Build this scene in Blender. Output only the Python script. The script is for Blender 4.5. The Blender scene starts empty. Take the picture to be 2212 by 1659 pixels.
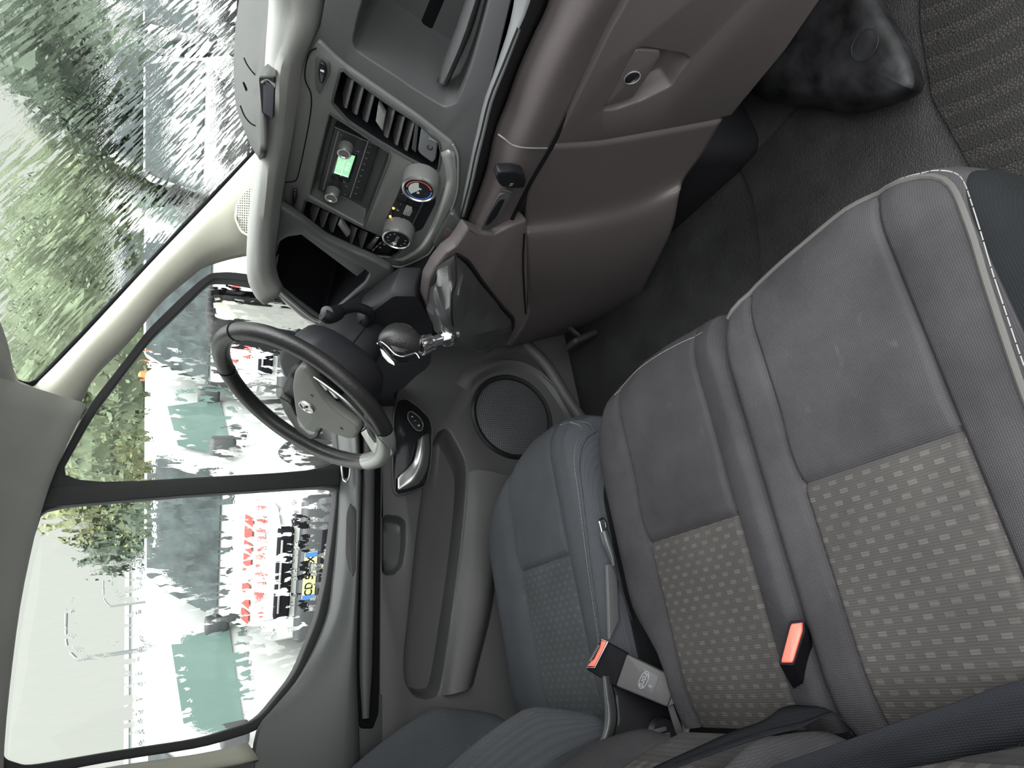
import bpy, bmesh, math, random
from mathutils import Vector as V, Matrix
random.seed(4)
sc = bpy.context.scene
COL = sc.collection
# ---------------------------------------------------------------- camera
FPX, IW, IH = 1534.0, 2212.0, 1659.0
YAW, PIT = math.radians(22.0), math.radians(27.7)
CAM = V((0.0, -1.0, 1.75))
FW = V((math.sin(YAW)*math.cos(PIT), math.cos(YAW)*math.cos(PIT), -math.sin(PIT)))
RT = V((math.cos(YAW), -math.sin(YAW), 0))
UP = RT.cross(FW)
cd = bpy.data.cameras.new('camera'); cam = bpy.data.objects.new('camera', cd); COL.objects.link(cam)
cd.sensor_fit = 'HORIZONTAL'; cd.sensor_width = 36; cd.lens = FPX/IW*36; cd.clip_start = 0.02; cd.clip_end = 500
# the phone was held sideways: picture right is world down
cam.matrix_world = Matrix(((-UP.x, RT.x, -FW.x, CAM.x), (-UP.y, RT.y, -FW.y, CAM.y), (-UP.z, RT.z, -FW.z, CAM.z), (0, 0, 0, 1)))
sc.camera = cam
sc.view_settings.view_transform = 'Standard'; sc.view_settings.look = 'None'
sc.view_settings.gamma = 1; sc.view_settings.use_curve_mapping = False
sc.view_settings.exposure = 0.85
# ---------------------------------------------------------------- overcast sky
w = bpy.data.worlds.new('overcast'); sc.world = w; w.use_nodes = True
wt = w.node_tree; wt.nodes.clear()
wo = wt.nodes.new('ShaderNodeOutputWorld'); wb = wt.nodes.new('ShaderNodeBackground')
tc = wt.nodes.new('ShaderNodeTexCoord'); sp = wt.nodes.new('ShaderNodeSeparateXYZ')
cr = wt.nodes.new('ShaderNodeValToRGB')
cr.color_ramp.elements[0].position = 0.26; cr.color_ramp.elements[0].color = (.44, .455, .425, 1)
cr.color_ramp.elements[1].position = 1.0; cr.color_ramp.elements[1].color = (2.75, 2.79, 2.82, 1)
wt.links.new(tc.outputs['Generated'], sp.inputs[0]); wt.links.new(sp.outputs['Z'], cr.inputs[0])
# added fill: unseen sky on the open passenger door's side is made brighter
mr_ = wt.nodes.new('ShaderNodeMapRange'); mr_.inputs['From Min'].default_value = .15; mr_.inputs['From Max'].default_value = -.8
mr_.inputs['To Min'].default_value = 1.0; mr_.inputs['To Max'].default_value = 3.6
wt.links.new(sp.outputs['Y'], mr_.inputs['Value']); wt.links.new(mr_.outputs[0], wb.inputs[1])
wt.links.new(cr.outputs[0], wb.inputs[0])
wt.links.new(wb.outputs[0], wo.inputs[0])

# ---------------------------------------------------------------- picking helpers (photo pixel -> point on a surface)
def ray(px, py): return FW*FPX + RT*((IH-py)-IH/2) - UP*(px-IW/2)
def oX(px, py, X): d = ray(px, py); return CAM + d*((X-CAM.x)/d.x)
def oY(px, py, Y): d = ray(px, py); return CAM + d*((Y-CAM.y)/d.y)
def oZ(px, py, Z): d = ray(px, py); return CAM + d*((Z-CAM.z)/d.z)
def oP(px, py, pl):
    n, k = V(pl[:3]), pl[3]; d = ray(px, py); return CAM + d*((k-n.dot(CAM))/n.dot(d))
def S(s): return [tuple(float(a) for a in q.split(',')) for q in s.split()]
def Q(pl, s): return [oP(x, y, pl) for x, y in S(s)]
def QX(X, s): return [oX(x, y, X) for x, y in S(s)]
def QY(Y, s): return [oY(x, y, Y) for x, y in S(s)]
def QZ(Z, s): return [oZ(x, y, Z) for x, y in S(s)]
def Q3(s): return [oX(x, y, X) for x, y, X in S(s)]        # x,y,X triples
def Y3(s): return [oY(x, y, Y) for x, y, Y in S(s)]
def Z3(s): return [oZ(x, y, Z) for x, y, Z in S(s)]
def toward(pl):
    n = V(pl[:3]).normalized()
    return n if n.dot(CAM) - pl[3]/V(pl[:3]).length > 0 else -n
def shift(pl, d):                       # plane moved towards the viewer side by d
    n = V(pl[:3]); L = n.length; s = 1 if (n.dot(CAM)-pl[3]) > 0 else -1
    return (pl[0], pl[1], pl[2], pl[3]+s*d*L)

# ---------------------------------------------------------------- materials
MATS = {}
def nd(nt, t, **k):
    n = nt.nodes.new(t)
    for a, v in k.items(): setattr(n, a, v)
    return n
def coords(nt, sc3, rot=(0, 0, 0)):
    t = nd(nt, 'ShaderNodeTexCoord'); m = nd(nt, 'ShaderNodeMapping')
    m.inputs['Scale'].default_value = sc3; m.inputs['Rotation'].default_value = rot
    nt.links.new(t.outputs['Object'], m.inputs[0]); return m.outputs[0]
def mat(name, col, rough=.5, metal=0, bump=None, var=None, emit=None, spec=.5, coat=0):
    if name in MATS: return MATS[name]
    m = bpy.data.materials.new(name); m.use_nodes = True; nt = m.node_tree
    b = nt.nodes['Principled BSDF']
    b.inputs['Base Color'].default_value = (*col, 1); b.inputs['Roughness'].default_value = rough
    b.inputs['Metallic'].default_value = metal; b.inputs['Specular IOR Level'].default_value = spec
    b.inputs['Coat Weight'].default_value = coat
    if emit: b.inputs['Emission Color'].default_value = (*emit[0], 1); b.inputs['Emission Strength'].default_value = emit[1]
    if var:                               # (scale, amount)
        n = nd(nt, 'ShaderNodeTexNoise'); n.inputs['Scale'].default_value = var[0]; n.inputs['Detail'].default_value = 6
        nt.links.new(coords(nt, (1, 1, 1)), n.inputs['Vector'])
        r = nd(nt, 'ShaderNodeValToRGB'); a = var[1]
        r.color_ramp.elements[0].position = .35; r.color_ramp.elements[1].position = .7
        r.color_ramp.elements[0].color = (*[c*(1-a) for c in col], 1); r.color_ramp.elements[1].color = (*[c*(1+a) for c in col], 1)
        nt.links.new(n.outputs[0], r.inputs[0]); nt.links.new(r.outputs[0], b.inputs['Base Color'])
    if bump:                              # (scale, strength, distance)
        n = nd(nt, 'ShaderNodeTexNoise'); n.inputs['Scale'].default_value = bump[0]; n.inputs['Detail'].default_value = 3
        nt.links.new(coords(nt, (1, 1, 1)), n.inputs['Vector'])
        bp = nd(nt, 'ShaderNodeBump'); bp.inputs['Strength'].default_value = bump[1]; bp.inputs['Distance'].default_value = bump[2] if len(bump) > 2 else .001
        nt.links.new(n.outputs[0], bp.inputs['Height']); nt.links.new(bp.outputs[0], b.inputs['Normal'])
    MATS[name] = m; return m
G_ = (500, .35, .0006)
M_dash = mat('dash_plastic', (.070, .070, .073), .48, bump=G_)
M_stack = mat('stack_plastic', (.125, .127, .125), .42, bump=G_)
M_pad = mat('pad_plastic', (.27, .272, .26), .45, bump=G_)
M_brown = mat('warm_plastic', (.074, .063, .063), .55, bump=G_, var=(3, .06))
M_door = mat('door_plastic', (.058, .057, .059), .55, bump=G_, var=(5, .06))
M_belt = mat('belt_plastic', (.046, .049, .051), .38, bump=G_)
M_black = mat('black_plastic', (.010, .010, .012), .45, spec=.3)
M_deep = mat('deep_black', (.005, .005, .007), .7, spec=.12)
M_gloss = mat('gloss_black', (.012, .012, .014), .12)
M_rubber = mat('rubber', (.018, .018, .02), .6)
M_chrome = mat('chrome', (.75, .75, .76), .12, 1)
M_satin = mat('satin_silver', (.50, .51, .50), .28, .9)
M_silver = mat('silver_plastic', (.33, .34, .33), .35, .5)
M_strip = mat('gloss_trim', (.26, .27, .275), .3, .3)
M_leather = mat('leather', (.020, .0195, .020), .36, bump=(260, .5, .001))
M_boot = mat('boot_leather', (.040, .040, .042), .36, bump=(300, .4, .001))
M_airbag = mat('airbag_skin', (.17, .175, .16), .5, bump=(420, .5, .0008))
M_shroud = mat('shroud_plastic', (.020, .020, .024), .5, bump=G_, spec=.3)
M_beige = mat('beige_trim', (.43, .42, .36), .65, bump=(350, .2, .0006))
M_liner = mat('roof_lining', (.36, .36, .33), .9, bump=(500, .3, .001), var=(6, .08))
M_red = mat('buckle_red', (.85, .11, .07), .4)
M_grey = mat('buckle_grey', (.042, .040, .042), .55, bump=G_)
M_white = mat('mark_white', (.7, .7, .7), .5)
M_dimmark = mat('mark_grey', (.22, .22, .23), .5)
M_screen = mat('lcd', (.05, .12, .08), .3, emit=((.42, .85, .50), .55))
M_amber = mat('amber_led', (.9, .4, .1), .3, emit=((1, .35, .06), 3))
M_stitch = mat('stitch', (.20, .20, .195), .8)
M_piping = mat('piping', (.055, .053, .05), .75, bump=(600, .4, .001))
M_paint = mat('white_paint', (.46, .47, .46), .3, var=(1.2, .10))
M_vglass = mat('van_glass', (.11, .165, .148), .15, spec=.2)
M_vdark = mat('van_dark_glass', (.03, .04, .04), .2, spec=.15, var=(4, .5))
M_bump = mat('bumper_plastic', (.045, .047, .05), .5)
M_redp = mat('red_lettering', (.42, .02, .012), .5)
M_plate = mat('plate_yellow', (.62, .66, .22), .5)
M_blue = mat('plate_blue', (.04, .14, .5), .5)
M_tyre = mat('tyre', (.02, .02, .02), .8)
M_lamp = mat('headlight', (.6, .62, .62), .1, .3)
M_bark = mat('bark', (.06, .05, .04), .9)
M_web = None

def fabric(name, col, weave=(1400, 1400), dirt=.25, bs=.6):
    m = bpy.data.materials.new(name); m.use_nodes = True; nt = m.node_tree; b = nt.nodes['Principled BSDF']
    b.inputs['Roughness'].default_value = .92; b.inputs['Specular IOR Level'].default_value = .08
    b.inputs['Sheen Weight'].default_value = .0
    n = nd(nt, 'ShaderNodeTexNoise'); n.inputs['Scale'].default_value = 7; n.inputs['Detail'].default_value = 8; n.inputs['Roughness'].default_value = .6
    nt.links.new(coords(nt, (1, 1, 1)), n.inputs['Vector'])
    r = nd(nt, 'ShaderNodeValToRGB'); r.color_ramp.elements[0].position = .38; r.color_ramp.elements[1].position = .72
    r.color_ramp.elements[0].color = (*[c*(1-dirt*.5) for c in col], 1)
    r.color_ramp.elements[1].color = (*[c*(1+dirt) for c in col], 1)
    nt.links.new(n.outputs[0], r.inputs[0])
    # pale smudges
    n2 = nd(nt, 'ShaderNodeTexNoise'); n2.inputs['Scale'].default_value = 26; n2.inputs['Detail'].default_value = 2
    nt.links.new(coords(nt, (1, 1.6, 1)), n2.inputs['Vector'])
    r2 = nd(nt, 'ShaderNodeValToRGB'); r2.color_ramp.elements[0].position = .70; r2.color_ramp.elements[1].position = .80
    r2.color_ramp.elements[0].color = (0, 0, 0, 1); r2.color_ramp.elements[1].color = (.5, .5, .5, 1)
    nt.links.new(n2.outputs[0], r2.inputs[0])
    mx = nd(nt, 'ShaderNodeMixRGB'); mx.inputs[2].default_value = (*[min(1, c*1.7) for c in col], 1)
    nt.links.new(r2.outputs[0], mx.inputs[0]); nt.links.new(r.outputs[0], mx.inputs[1])
    wv = []
    for ax in ('X', 'Y'):
        t = nd(nt, 'ShaderNodeTexWave', bands_direction=ax); t.inputs['Scale'].default_value = 110; t.inputs['Distortion'].default_value = .6
        nt.links.new(coords(nt, (1, 1, 1)), t.inputs['Vector']); wv.append(t.outputs[1])
    a = nd(nt, 'ShaderNodeMath', operation='MULTIPLY'); nt.links.new(wv[0], a.inputs[0]); nt.links.new(wv[1], a.inputs[1])
    mm = nd(nt, 'ShaderNodeMixRGB', blend_type='MULTIPLY'); mm.inputs[0].default_value = .35
    nt.links.new(mx.outputs[0], mm.inputs[1])
    cm = nd(nt, 'ShaderNodeMath', operation='ADD'); cm.inputs[1].default_value = .6; nt.links.new(a.outputs[0], cm.inputs[0])
    nt.links.new(cm.outputs[0], mm.inputs[2]); nt.links.new(mm.outputs[0], b.inputs['Base Color'])
    bp = nd(nt, 'ShaderNodeBump'); bp.inputs['Strength'].default_value = bs; bp.inputs['Distance'].default_value = .0008
    nt.links.new(a.outputs[0], bp.inputs['Height']); nt.links.new(bp.outputs[0], b.inputs['Normal'])
    MATS[name] = m; return m
M_fab = fabric('seat_fabric', (.041, .0395, .0425), dirt=.3)
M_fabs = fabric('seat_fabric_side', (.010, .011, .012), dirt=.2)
M_fabd = fabric('seat_fabric_cool', (.058, .062, .069), dirt=.12)
M_web = fabric('belt_webbing', (.014, .015, .018), dirt=.1)

def insert_mat(name, col, light):
    m = bpy.data.materials.new(name); m.use_nodes = True; nt = m.node_tree; b = nt.nodes['Principled BSDF']
    b.inputs['Roughness'].default_value = .95; b.inputs['Specular IOR Level'].default_value = .15
    def brick(off, msize, bw, rh, rot=math.pi/2):
        t = nd(nt, 'ShaderNodeTexCoord'); mp = nd(nt, 'ShaderNodeMapping'); mp.inputs['Rotation'].default_value = (0, 0, rot); mp.inputs['Scale'].default_value = (1/.0135, 1/.0265, 1)
        mp.inputs['Location'].default_value = off
        nt.links.new(t.outputs['Object'], mp.inputs[0])
        k = nd(nt, 'ShaderNodeTexBrick'); nt.links.new(mp.outputs[0], k.inputs[0])
        k.inputs['Scale'].default_value = 1; k.inputs['Mortar Size'].default_value = msize; k.inputs['Mortar Smooth'].default_value = .1
        k.inputs['Brick Width'].default_value = bw; k.inputs['Row Height'].default_value = rh
        k.inputs['Color1'].default_value = (1, 1, 1, 1); k.inputs['Color2'].default_value = (.55, .55, .55, 1); k.inputs['Mortar'].default_value = (0, 0, 0, 1)
        return k
    k = brick((0, 0, 0), .28, 1, 1)
    fine = []
    for ax in ('X', 'Y'):
        wv = nd(nt, 'ShaderNodeTexWave', bands_direction=ax); wv.inputs['Scale'].default_value = 90 if ax == 'X' else 160; wv.inputs['Distortion'].default_value = 1
        nt.links.new(coords(nt, (1, 1, 1)), wv.inputs['Vector']); fine.append(wv)
    mx = nd(nt, 'ShaderNodeMixRGB'); mx.inputs[1].default_value = (*col, 1); mx.inputs[2].default_value = (*light, 1)
    nt.links.new(k.outputs[0], mx.inputs[0])
    n = nd(nt, 'ShaderNodeTexNoise'); n.inputs['Scale'].default_value = 6; n.inputs['Detail'].default_value = 6
    nt.links.new(coords(nt, (1, 1, 1)), n.inputs['Vector'])
    ad = nd(nt, 'ShaderNodeMath', operation='MULTIPLY_ADD'); ad.inputs[1].default_value = .9; ad.inputs[2].default_value = .55; nt.links.new(n.outputs[0], ad.inputs[0])
    a2 = nd(nt, 'ShaderNodeMath', operation='MULTIPLY_ADD'); a2.inputs[1].default_value = .22; a2.inputs[2].default_value = .88; nt.links.new(fine[0].outputs[1], a2.inputs[0])
    mu = nd(nt, 'ShaderNodeMath', operation='MULTIPLY'); nt.links.new(ad.outputs[0], mu.inputs[0]); nt.links.new(a2.outputs[0], mu.inputs[1])
    mm = nd(nt, 'ShaderNodeMixRGB', blend_type='MULTIPLY'); mm.inputs[0].default_value = 1
    nt.links.new(mx.outputs[0], mm.inputs[1]); nt.links.new(mu.outputs[0], mm.inputs[2]); nt.links.new(mm.outputs[0], b.inputs['Base Color'])
    s = nd(nt, 'ShaderNodeMath', operation='MULTIPLY_ADD'); s.inputs[1].default_value = .3
    nt.links.new(fine[0].outputs[1], s.inputs[0]); nt.links.new(k.outputs[1], s.inputs[2])
    bp = nd(nt, 'ShaderNodeBump'); bp.inputs['Strength'].default_value = .5; bp.inputs['Distance'].default_value = -.0012
    nt.links.new(s.outputs[0], bp.inputs['Height']); nt.links.new(bp.outputs[0], b.inputs['Normal'])
    return m
M_ins = insert_mat('seat_pattern', (.050, .047, .045), (.078, .073, .068))
M_insd = insert_mat('seat_pattern_cool', (.052, .056, .060), (.068, .072, .075))

def grille_mat(name, col, hole, pitch, axes):
    m = bpy.data.materials.new(name); m.use_nodes = True; nt = m.node_tree; b = nt.nodes['Principled BSDF']; b.inputs['Roughness'].default_value = .5
    v = nd(nt, 'ShaderNodeTexVoronoi'); v.inputs['Scale'].default_value = 1/pitch; v.inputs['Randomness'].default_value = .12
    nt.links.new(coords(nt, axes), v.inputs['Vector'])
    r = nd(nt, 'ShaderNodeValToRGB'); r.color_ramp.elements[0].position = .28; r.color_ramp.elements[1].position = .40
    r.color_ramp.elements[0].color = (*hole, 1); r.color_ramp.elements[1].color = (*col, 1)
    nt.links.new(v.outputs['Distance'], r.inputs[0]); nt.links.new(r.outputs[0], b.inputs['Base Color'])
    bp = nd(nt, 'ShaderNodeBump'); bp.inputs['Strength'].default_value = .6; bp.inputs['Distance'].default_value = .001
    nt.links.new(v.outputs['Distance'], bp.inputs['Height']); nt.links.new(bp.outputs[0], b.inputs['Normal'])
    return m
M_grille = grille_mat('speaker_mesh', (.085, .088, .095), (.006, .006, .008), .0060, (1, 0, 1))
M_tweet = grille_mat('tweeter_mesh', (.44, .43, .37), (.06, .06, .05), .0055, (1, 0, 1))

def rain_glass(name, axes, rot, cover=.5, dist=.004, ior=1.07):
    m = bpy.data.materials.new(name); m.use_nodes = True; nt = m.node_tree; nt.nodes.clear()
    o = nd(nt, 'ShaderNodeOutputMaterial'); tr = nd(nt, 'ShaderNodeBsdfTransparent'); tr.inputs[0].default_value = (.95, .985, .95, 1)
    rf = nd(nt, 'ShaderNodeBsdfRefraction'); rf.inputs['Color'].default_value = (.97, .99, .97, 1); rf.inputs['IOR'].default_value = ior; rf.inputs['Roughness'].default_value = .0
    n = nd(nt, 'ShaderNodeTexNoise'); n.inputs['Scale'].default_value = 1; n.inputs['Detail'].default_value = 3; n.inputs['Roughness'].default_value = .55; n.inputs['Distortion'].default_value = .6
    nt.links.new(coords(nt, axes, rot), n.inputs['Vector'])
    d = nd(nt, 'ShaderNodeTexVoronoi'); d.inputs['Scale'].default_value = 150; nt.links.new(coords(nt, (1, 1, 1)), d.inputs['Vector'])
    hs = nd(nt, 'ShaderNodeMath', operation='MULTIPLY_ADD'); hs.inputs[1].default_value = .22
    nt.links.new(d.outputs['Distance'], hs.inputs[0]); nt.links.new(n.outputs[0], hs.inputs[2])
    bp = nd(nt, 'ShaderNodeBump'); bp.inputs['Strength'].default_value = 1; bp.inputs['Distance'].default_value = dist
    nt.links.new(hs.outputs[0], bp.inputs['Height']); nt.links.new(bp.outputs[0], rf.inputs['Normal'])
    r = nd(nt, 'ShaderNodeValToRGB'); r.color_ramp.elements[0].position = cover; r.color_ramp.elements[1].position = cover+.03
    n3 = nd(nt, 'ShaderNodeTexNoise'); n3.inputs['Scale'].default_value = 1; n3.inputs['Detail'].default_value = 2
    nt.links.new(coords(nt, [a*.8 for a in axes], rot), n3.inputs['Vector']); nt.links.new(n3.outputs[0], r.inputs[0])
    mx = nd(nt, 'ShaderNodeMixShader'); nt.links.new(r.outputs[0], mx.inputs[0]); nt.links.new(tr.outputs[0], mx.inputs[1]); nt.links.new(rf.outputs[0], mx.inputs[2])
    gl = nd(nt, 'ShaderNodeBsdfGlossy'); gl.inputs['Roughness'].default_value = .02
    m2 = nd(nt, 'ShaderNodeMixShader'); m2.inputs[0].default_value = .03
    nt.links.new(mx.outputs[0], m2.inputs[1]); nt.links.new(gl.outputs[0], m2.inputs[2]); nt.links.new(m2.outputs[0], o.inputs[0])
    return m
M_ws = rain_glass('rain_windscreen', (22, 120, 22), (0, 0, 0), .46, .0016, 1.02)
M_sg = rain_glass('rain_side_glass', (95, 95, 22), (0, 0, 0), .52, .0011)

# ---------------------------------------------------------------- mesh helpers
def link(name, me, m, parent=None):
    o = bpy.data.objects.new(name, me); COL.objects.link(o)
    if m: me.materials.append(m)
    if parent:
        o.parent = parent; o.matrix_parent_inverse = wmat(parent).inverted()
    return o
def wmat(o):
    m = o.matrix_basis.copy()
    return wmat(o.parent) @ o.matrix_parent_inverse @ m if o.parent else m
def mk(name, vs, fs, m, parent=None, smooth=True, sharp=42):
    me = bpy.data.meshes.new(name); me.from_pydata([tuple(v) for v in vs], [], fs)
    bm = bmesh.new(); bm.from_mesh(me); bmesh.ops.remove_doubles(bm, verts=bm.verts, dist=1e-6)
    bmesh.ops.recalc_face_normals(bm, faces=bm.faces); bm.to_mesh(me); bm.free()
    fin(me, smooth, sharp); return link(name, me, m, parent)
def fin(me, smooth=True, sharp=42):
    for p in me.polygons: p.use_smooth = smooth
    if smooth: me.set_sharp_from_angle(angle=math.radians(sharp))
def from_bm(name, bm, m, parent=None, smooth=True, sharp=42):
    me = bpy.data.meshes.new(name); bm.to_mesh(me); bm.free(); fin(me, smooth, sharp); return link(name, me, m, parent)
def cr_pt(a, b, c, d, t):
    return ((b*2) + (c-a)*t + (a*2-b*5+c*4-d)*t*t + (b*3-a-c*3+d)*t*t*t)*.5
def smooth_line(pts, n, closed=False):
    """n points evenly spaced by length on a Catmull-Rom curve"""
    P = [V(p) for p in pts]; L = len(P); out = []
    if L == 2: return [P[0].lerp(P[1], i/(n-1)) for i in range(n)]
    seg = L if closed else L-1
    for i in range(seg):
        a, b, c, d = (P[(i-1) % L], P[i], P[(i+1) % L], P[(i+2) % L]) if closed else (P[i-1] if i else P[0]*2-P[1], P[i], P[i+1], P[i+2] if i+2 < L else P[-1]*2-P[-2])
        for k in range(12): out.append(cr_pt(a, b, c, d, k/12))
    out.append(P[0].copy() if closed else P[-1])
    D = [0]
    for i in range(1, len(out)): D.append(D[-1]+(out[i]-out[i-1]).length)
    m = n if not closed else n+1
    res = []; j = 0
    for i in range(m):
        t = D[-1]*i/(m-1)
        while j < len(D)-2 and D[j+1] < t: j += 1
        u = (t-D[j])/max(1e-9, D[j+1]-D[j]); res.append(out[j].lerp(out[j+1], min(1, max(0, u))))
    return res[:n]
def loft(name, rows, m, parent=None, n=24, sub=4, thick=0, closed=False, off=1, sharp=60, straight=False):
    R = [smooth_line(r, n, closed) for r in rows]
    if sub > 1:
        new = []
        for i in range(len(R)-1):
            for k in range(sub):
                t = k/sub; row = []
                for j in range(n):
                    b, c = R[i][j], R[i+1][j]; a = R[i-1][j] if i else b*2-c; d = R[i+2][j] if i+2 < len(R) else c*2-b
                    row.append(b.lerp(c, t) if straight else cr_pt(a, b, c, d, t))
                new.append(row)
        new.append(R[-1]); R = new
    vs = [p for r in R for p in r]; fs = []
    for i in range(len(R)-1):
        for j in range(n if closed else n-1):
            k = (j+1) % n; fs.append((i*n+j, i*n+k, (i+1)*n+k, (i+1)*n+j))
    o = mk(name, vs, fs, m, parent, True, sharp)
    if thick:
        s = o.modifiers.new('s', 'SOLIDIFY'); s.thickness = thick; s.offset = off
        me = o.data
        # thickness goes away from the viewer
        c = sum((v.co for v in me.vertices), V())/len(me.vertices)
        nrm = sum((p.normal*p.area for p in me.polygons), V())
        s.offset = -1 if nrm.dot(CAM-c) > 0 else 1
    return o
def rnd(P, f=.3, k=4):
    P = [V(p) for p in P]; n = len(P); out = []
    for i in range(n):
        a, b, c = P[i-1], P[i], P[(i+1) % n]
        p = b.lerp(a, f); q = b.lerp(c, f)
        for t in range(k+1):
            t /= k; out.append(p*(1-t)**2 + b*2*t*(1-t) + q*t*t)
    return out
def frame(n, hint=None):
    n = n.normalized(); h = hint or (V((0, 0, 1)) if abs(n.z) < .9 else V((1, 0, 0)))
    e1 = h.cross(n).normalized(); e2 = n.cross(e1); return e1, e2, n
def plate(name, outer, holes, n, depth, m, parent=None, bev=.002, sharp=30):
    """flat plate in the plane of 'outer' with holes, front face there, body going back along -n"""
    e1, e2, n = frame(V(n)); o = V(outer[0])
    cu = bpy.data.curves.new('c', 'CURVE'); cu.dimensions = '2D'; cu.fill_mode = 'BOTH'
    for h in [outer]+list(holes):
        s = cu.splines.new('POLY'); s.points.add(len(h)-1); s.use_cyclic_u = True
        for i, p in enumerate(h):
            d = V(p)-o; s.points[i].co = (d.dot(e1), d.dot(e2), 0, 1)
    cu.extrude = max(depth/2-bev, .0001); cu.bevel_depth = bev; cu.bevel_resolution = 2; cu.offset = -bev
    t = bpy.data.objects.new('t', cu); COL.objects.link(t)
    me = bpy.data.meshes.new_from_object(t.evaluated_get(bpy.context.evaluated_depsgraph_get()))
    bpy.data.objects.remove(t); bpy.data.curves.remove(cu)
    for v in me.vertices:
        c = v.co; v.co = o + e1*c.x + e2*c.y + n*(c.z-depth/2)
    bm = bmesh.new(); bm.from_mesh(me); bmesh.ops.remove_doubles(bm, verts=bm.verts, dist=1e-5); bm.to_mesh(me); bm.free()
    me.name = name; me.materials.clear(); fin(me, True, sharp); return link(name, me, m, parent)
def recess(name, poly, n, depth, m, parent=None, inset=.85, lipback=0):
    """a bowl: open at poly, floor at -n*depth"""
    P = [V(p) for p in poly]; c = sum(P, V())/len(P); k = len(P); rings = []
    for d, s in ((lipback, 1.0), (depth*.6, 1-(1-inset)*.35), (depth*.93, 1-(1-inset)*.75), (depth, inset), (depth, inset*.6)):
        rings.append([c+(p-c)*s-n*d for p in P])
    vs = [p for r in rings for p in r]+[c-n*depth]; fs = []
    for i in range(4):
        for j in range(k): fs.append((i*k+j, i*k+(j+1) % k, (i+1)*k+(j+1) % k, (i+1)*k+j))
    for j in range(k): fs.append((4*k+j, 4*k+(j+1) % k, 5*k))
    return mk(name, vs, fs, m, parent)
def tube(name, pts, r, m, parent=None, n=None, seg=12, closed=False, flat=1.0, cap=True, rot0=None):
    P = smooth_line(pts, n, closed) if n else [V(p) for p in pts]
    k = len(P); vs = []; fs = []; prev = None
    rr = (lambda t: r) if not isinstance(r, (list, tuple)) else (lambda t: r[min(len(r)-2, int(t*(len(r)-1)))]*(1-(t*(len(r)-1)-min(len(r)-2, int(t*(len(r)-1)))))+r[min(len(r)-1, int(t*(len(r)-1))+1)]*(t*(len(r)-1)-min(len(r)-2, int(t*(len(r)-1)))))
    for i in range(k):
        T = (P[(i+1) % k]-P[i-1]) if closed else (P[min(i+1, k-1)]-P[max(i-1, 0)]); T.normalize()
        if prev is None:
            a = (rot0 or (V((0, 0, 1)) if abs(T.z) < .9 else V((1, 0, 0)))); a = (a-T*a.dot(T)).normalized()
        else: a = (prev-T*prev.dot(T)).normalized()
        prev = a; b = T.cross(a); R_ = rr(i/max(1, k-1))
        for j in range(seg):
            an = 2*math.pi*j/seg; vs.append(P[i]+a*math.cos(an)*R_+b*math.sin(an)*R_*flat)
    for i in range(k if closed else k-1):
        for j in range(seg):
            i2 = (i+1) % k; fs.append((i*seg+j, i*seg+(j+1) % seg, i2*seg+(j+1) % seg, i2*seg+j))
    if cap and not closed: fs += [tuple(range(seg)), tuple(range((k-1)*seg, k*seg))]
    return mk(name, vs, fs, m, parent)
def lathe(name, prof, o, ax, m, parent=None, seg=40, cap=True, sharp=35):
    e1, e2, a = frame(V(ax)); o = V(o); vs = []; fs = []
    for r, h in prof:
        for j in range(seg):
            t = 2*math.pi*j/seg; vs.append(o+a*h+(e1*math.cos(t)+e2*math.sin(t))*r)
    for i in range(len(prof)-1):
        for j in range(seg): fs.append((i*seg+j, i*seg+(j+1) % seg, (i+1)*seg+(j+1) % seg, (i+1)*seg+j))
    if cap: fs += [tuple(range(seg)), tuple(range((len(prof)-1)*seg, len(prof)*seg))]
    return mk(name, vs, fs, m, parent, True, sharp)
def rbox(name, c, dims, axes, m, parent=None, bev=.004, seg=3):
    bm = bmesh.new(); bmesh.ops.create_cube(bm, size=1)
    for v in bm.verts: v.co = V((v.co.x*dims[0], v.co.y*dims[1], v.co.z*dims[2]))
    if bev: bmesh.ops.bevel(bm, geom=bm.edges[:], offset=bev, segments=seg, affect='EDGES', profile=.5)
    a = [V(x).normalized() for x in axes] if axes else [V((1, 0, 0)), V((0, 1, 0)), V((0, 0, 1))]
    for v in bm.verts: v.co = V(c)+a[0]*v.co.x+a[1]*v.co.y+a[2]*v.co.z
    bmesh.ops.recalc_face_normals(bm, faces=bm.faces)
    return from_bm(name, bm, m, parent)
def text(name, s, o, xd, n, size, m, parent=None, depth=.0006, bold=0):
    cu = bpy.data.curves.new('t', 'FONT'); cu.body = s; cu.size = size; cu.extrude = depth; cu.align_x = 'CENTER'; cu.align_y = 'CENTER'; cu.offset = bold
    t = bpy.data.objects.new('t', cu); COL.objects.link(t)
    me = bpy.data.meshes.new_from_object(t.evaluated_get(bpy.context.evaluated_depsgraph_get()))
    bpy.data.objects.remove(t); xd = V(xd).normalized(); n = V(n).normalized(); yd = n.cross(xd)
    for v in me.vertices: c = v.co; v.co = V(o)+xd*c.x+yd*c.y+n*c.z
    me.materials.clear(); return link(name, me, m, parent)
def tag(o, label, cat, group=None):
    o['label'] = label; o['category'] = cat
    if group: o['group'] = group
    return o
def thing(name, loc, label, cat, group=None):
    o = bpy.data.objects.new(name, None); COL.objects.link(o); o.location = loc; o.empty_display_size = .05
    return tag(o, label, cat, group)
def struct(o): o['kind'] = 'structure'; return o
def dup(root):
    r = root.copy(); COL.objects.link(r)
    def rec(src, dst):
        for ch in [c for c in bpy.data.objects if c.parent == src]:
            c = ch.copy(); COL.objects.link(c); c.parent = dst; rec(ch, c)
    rec(root, r); return r

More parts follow.
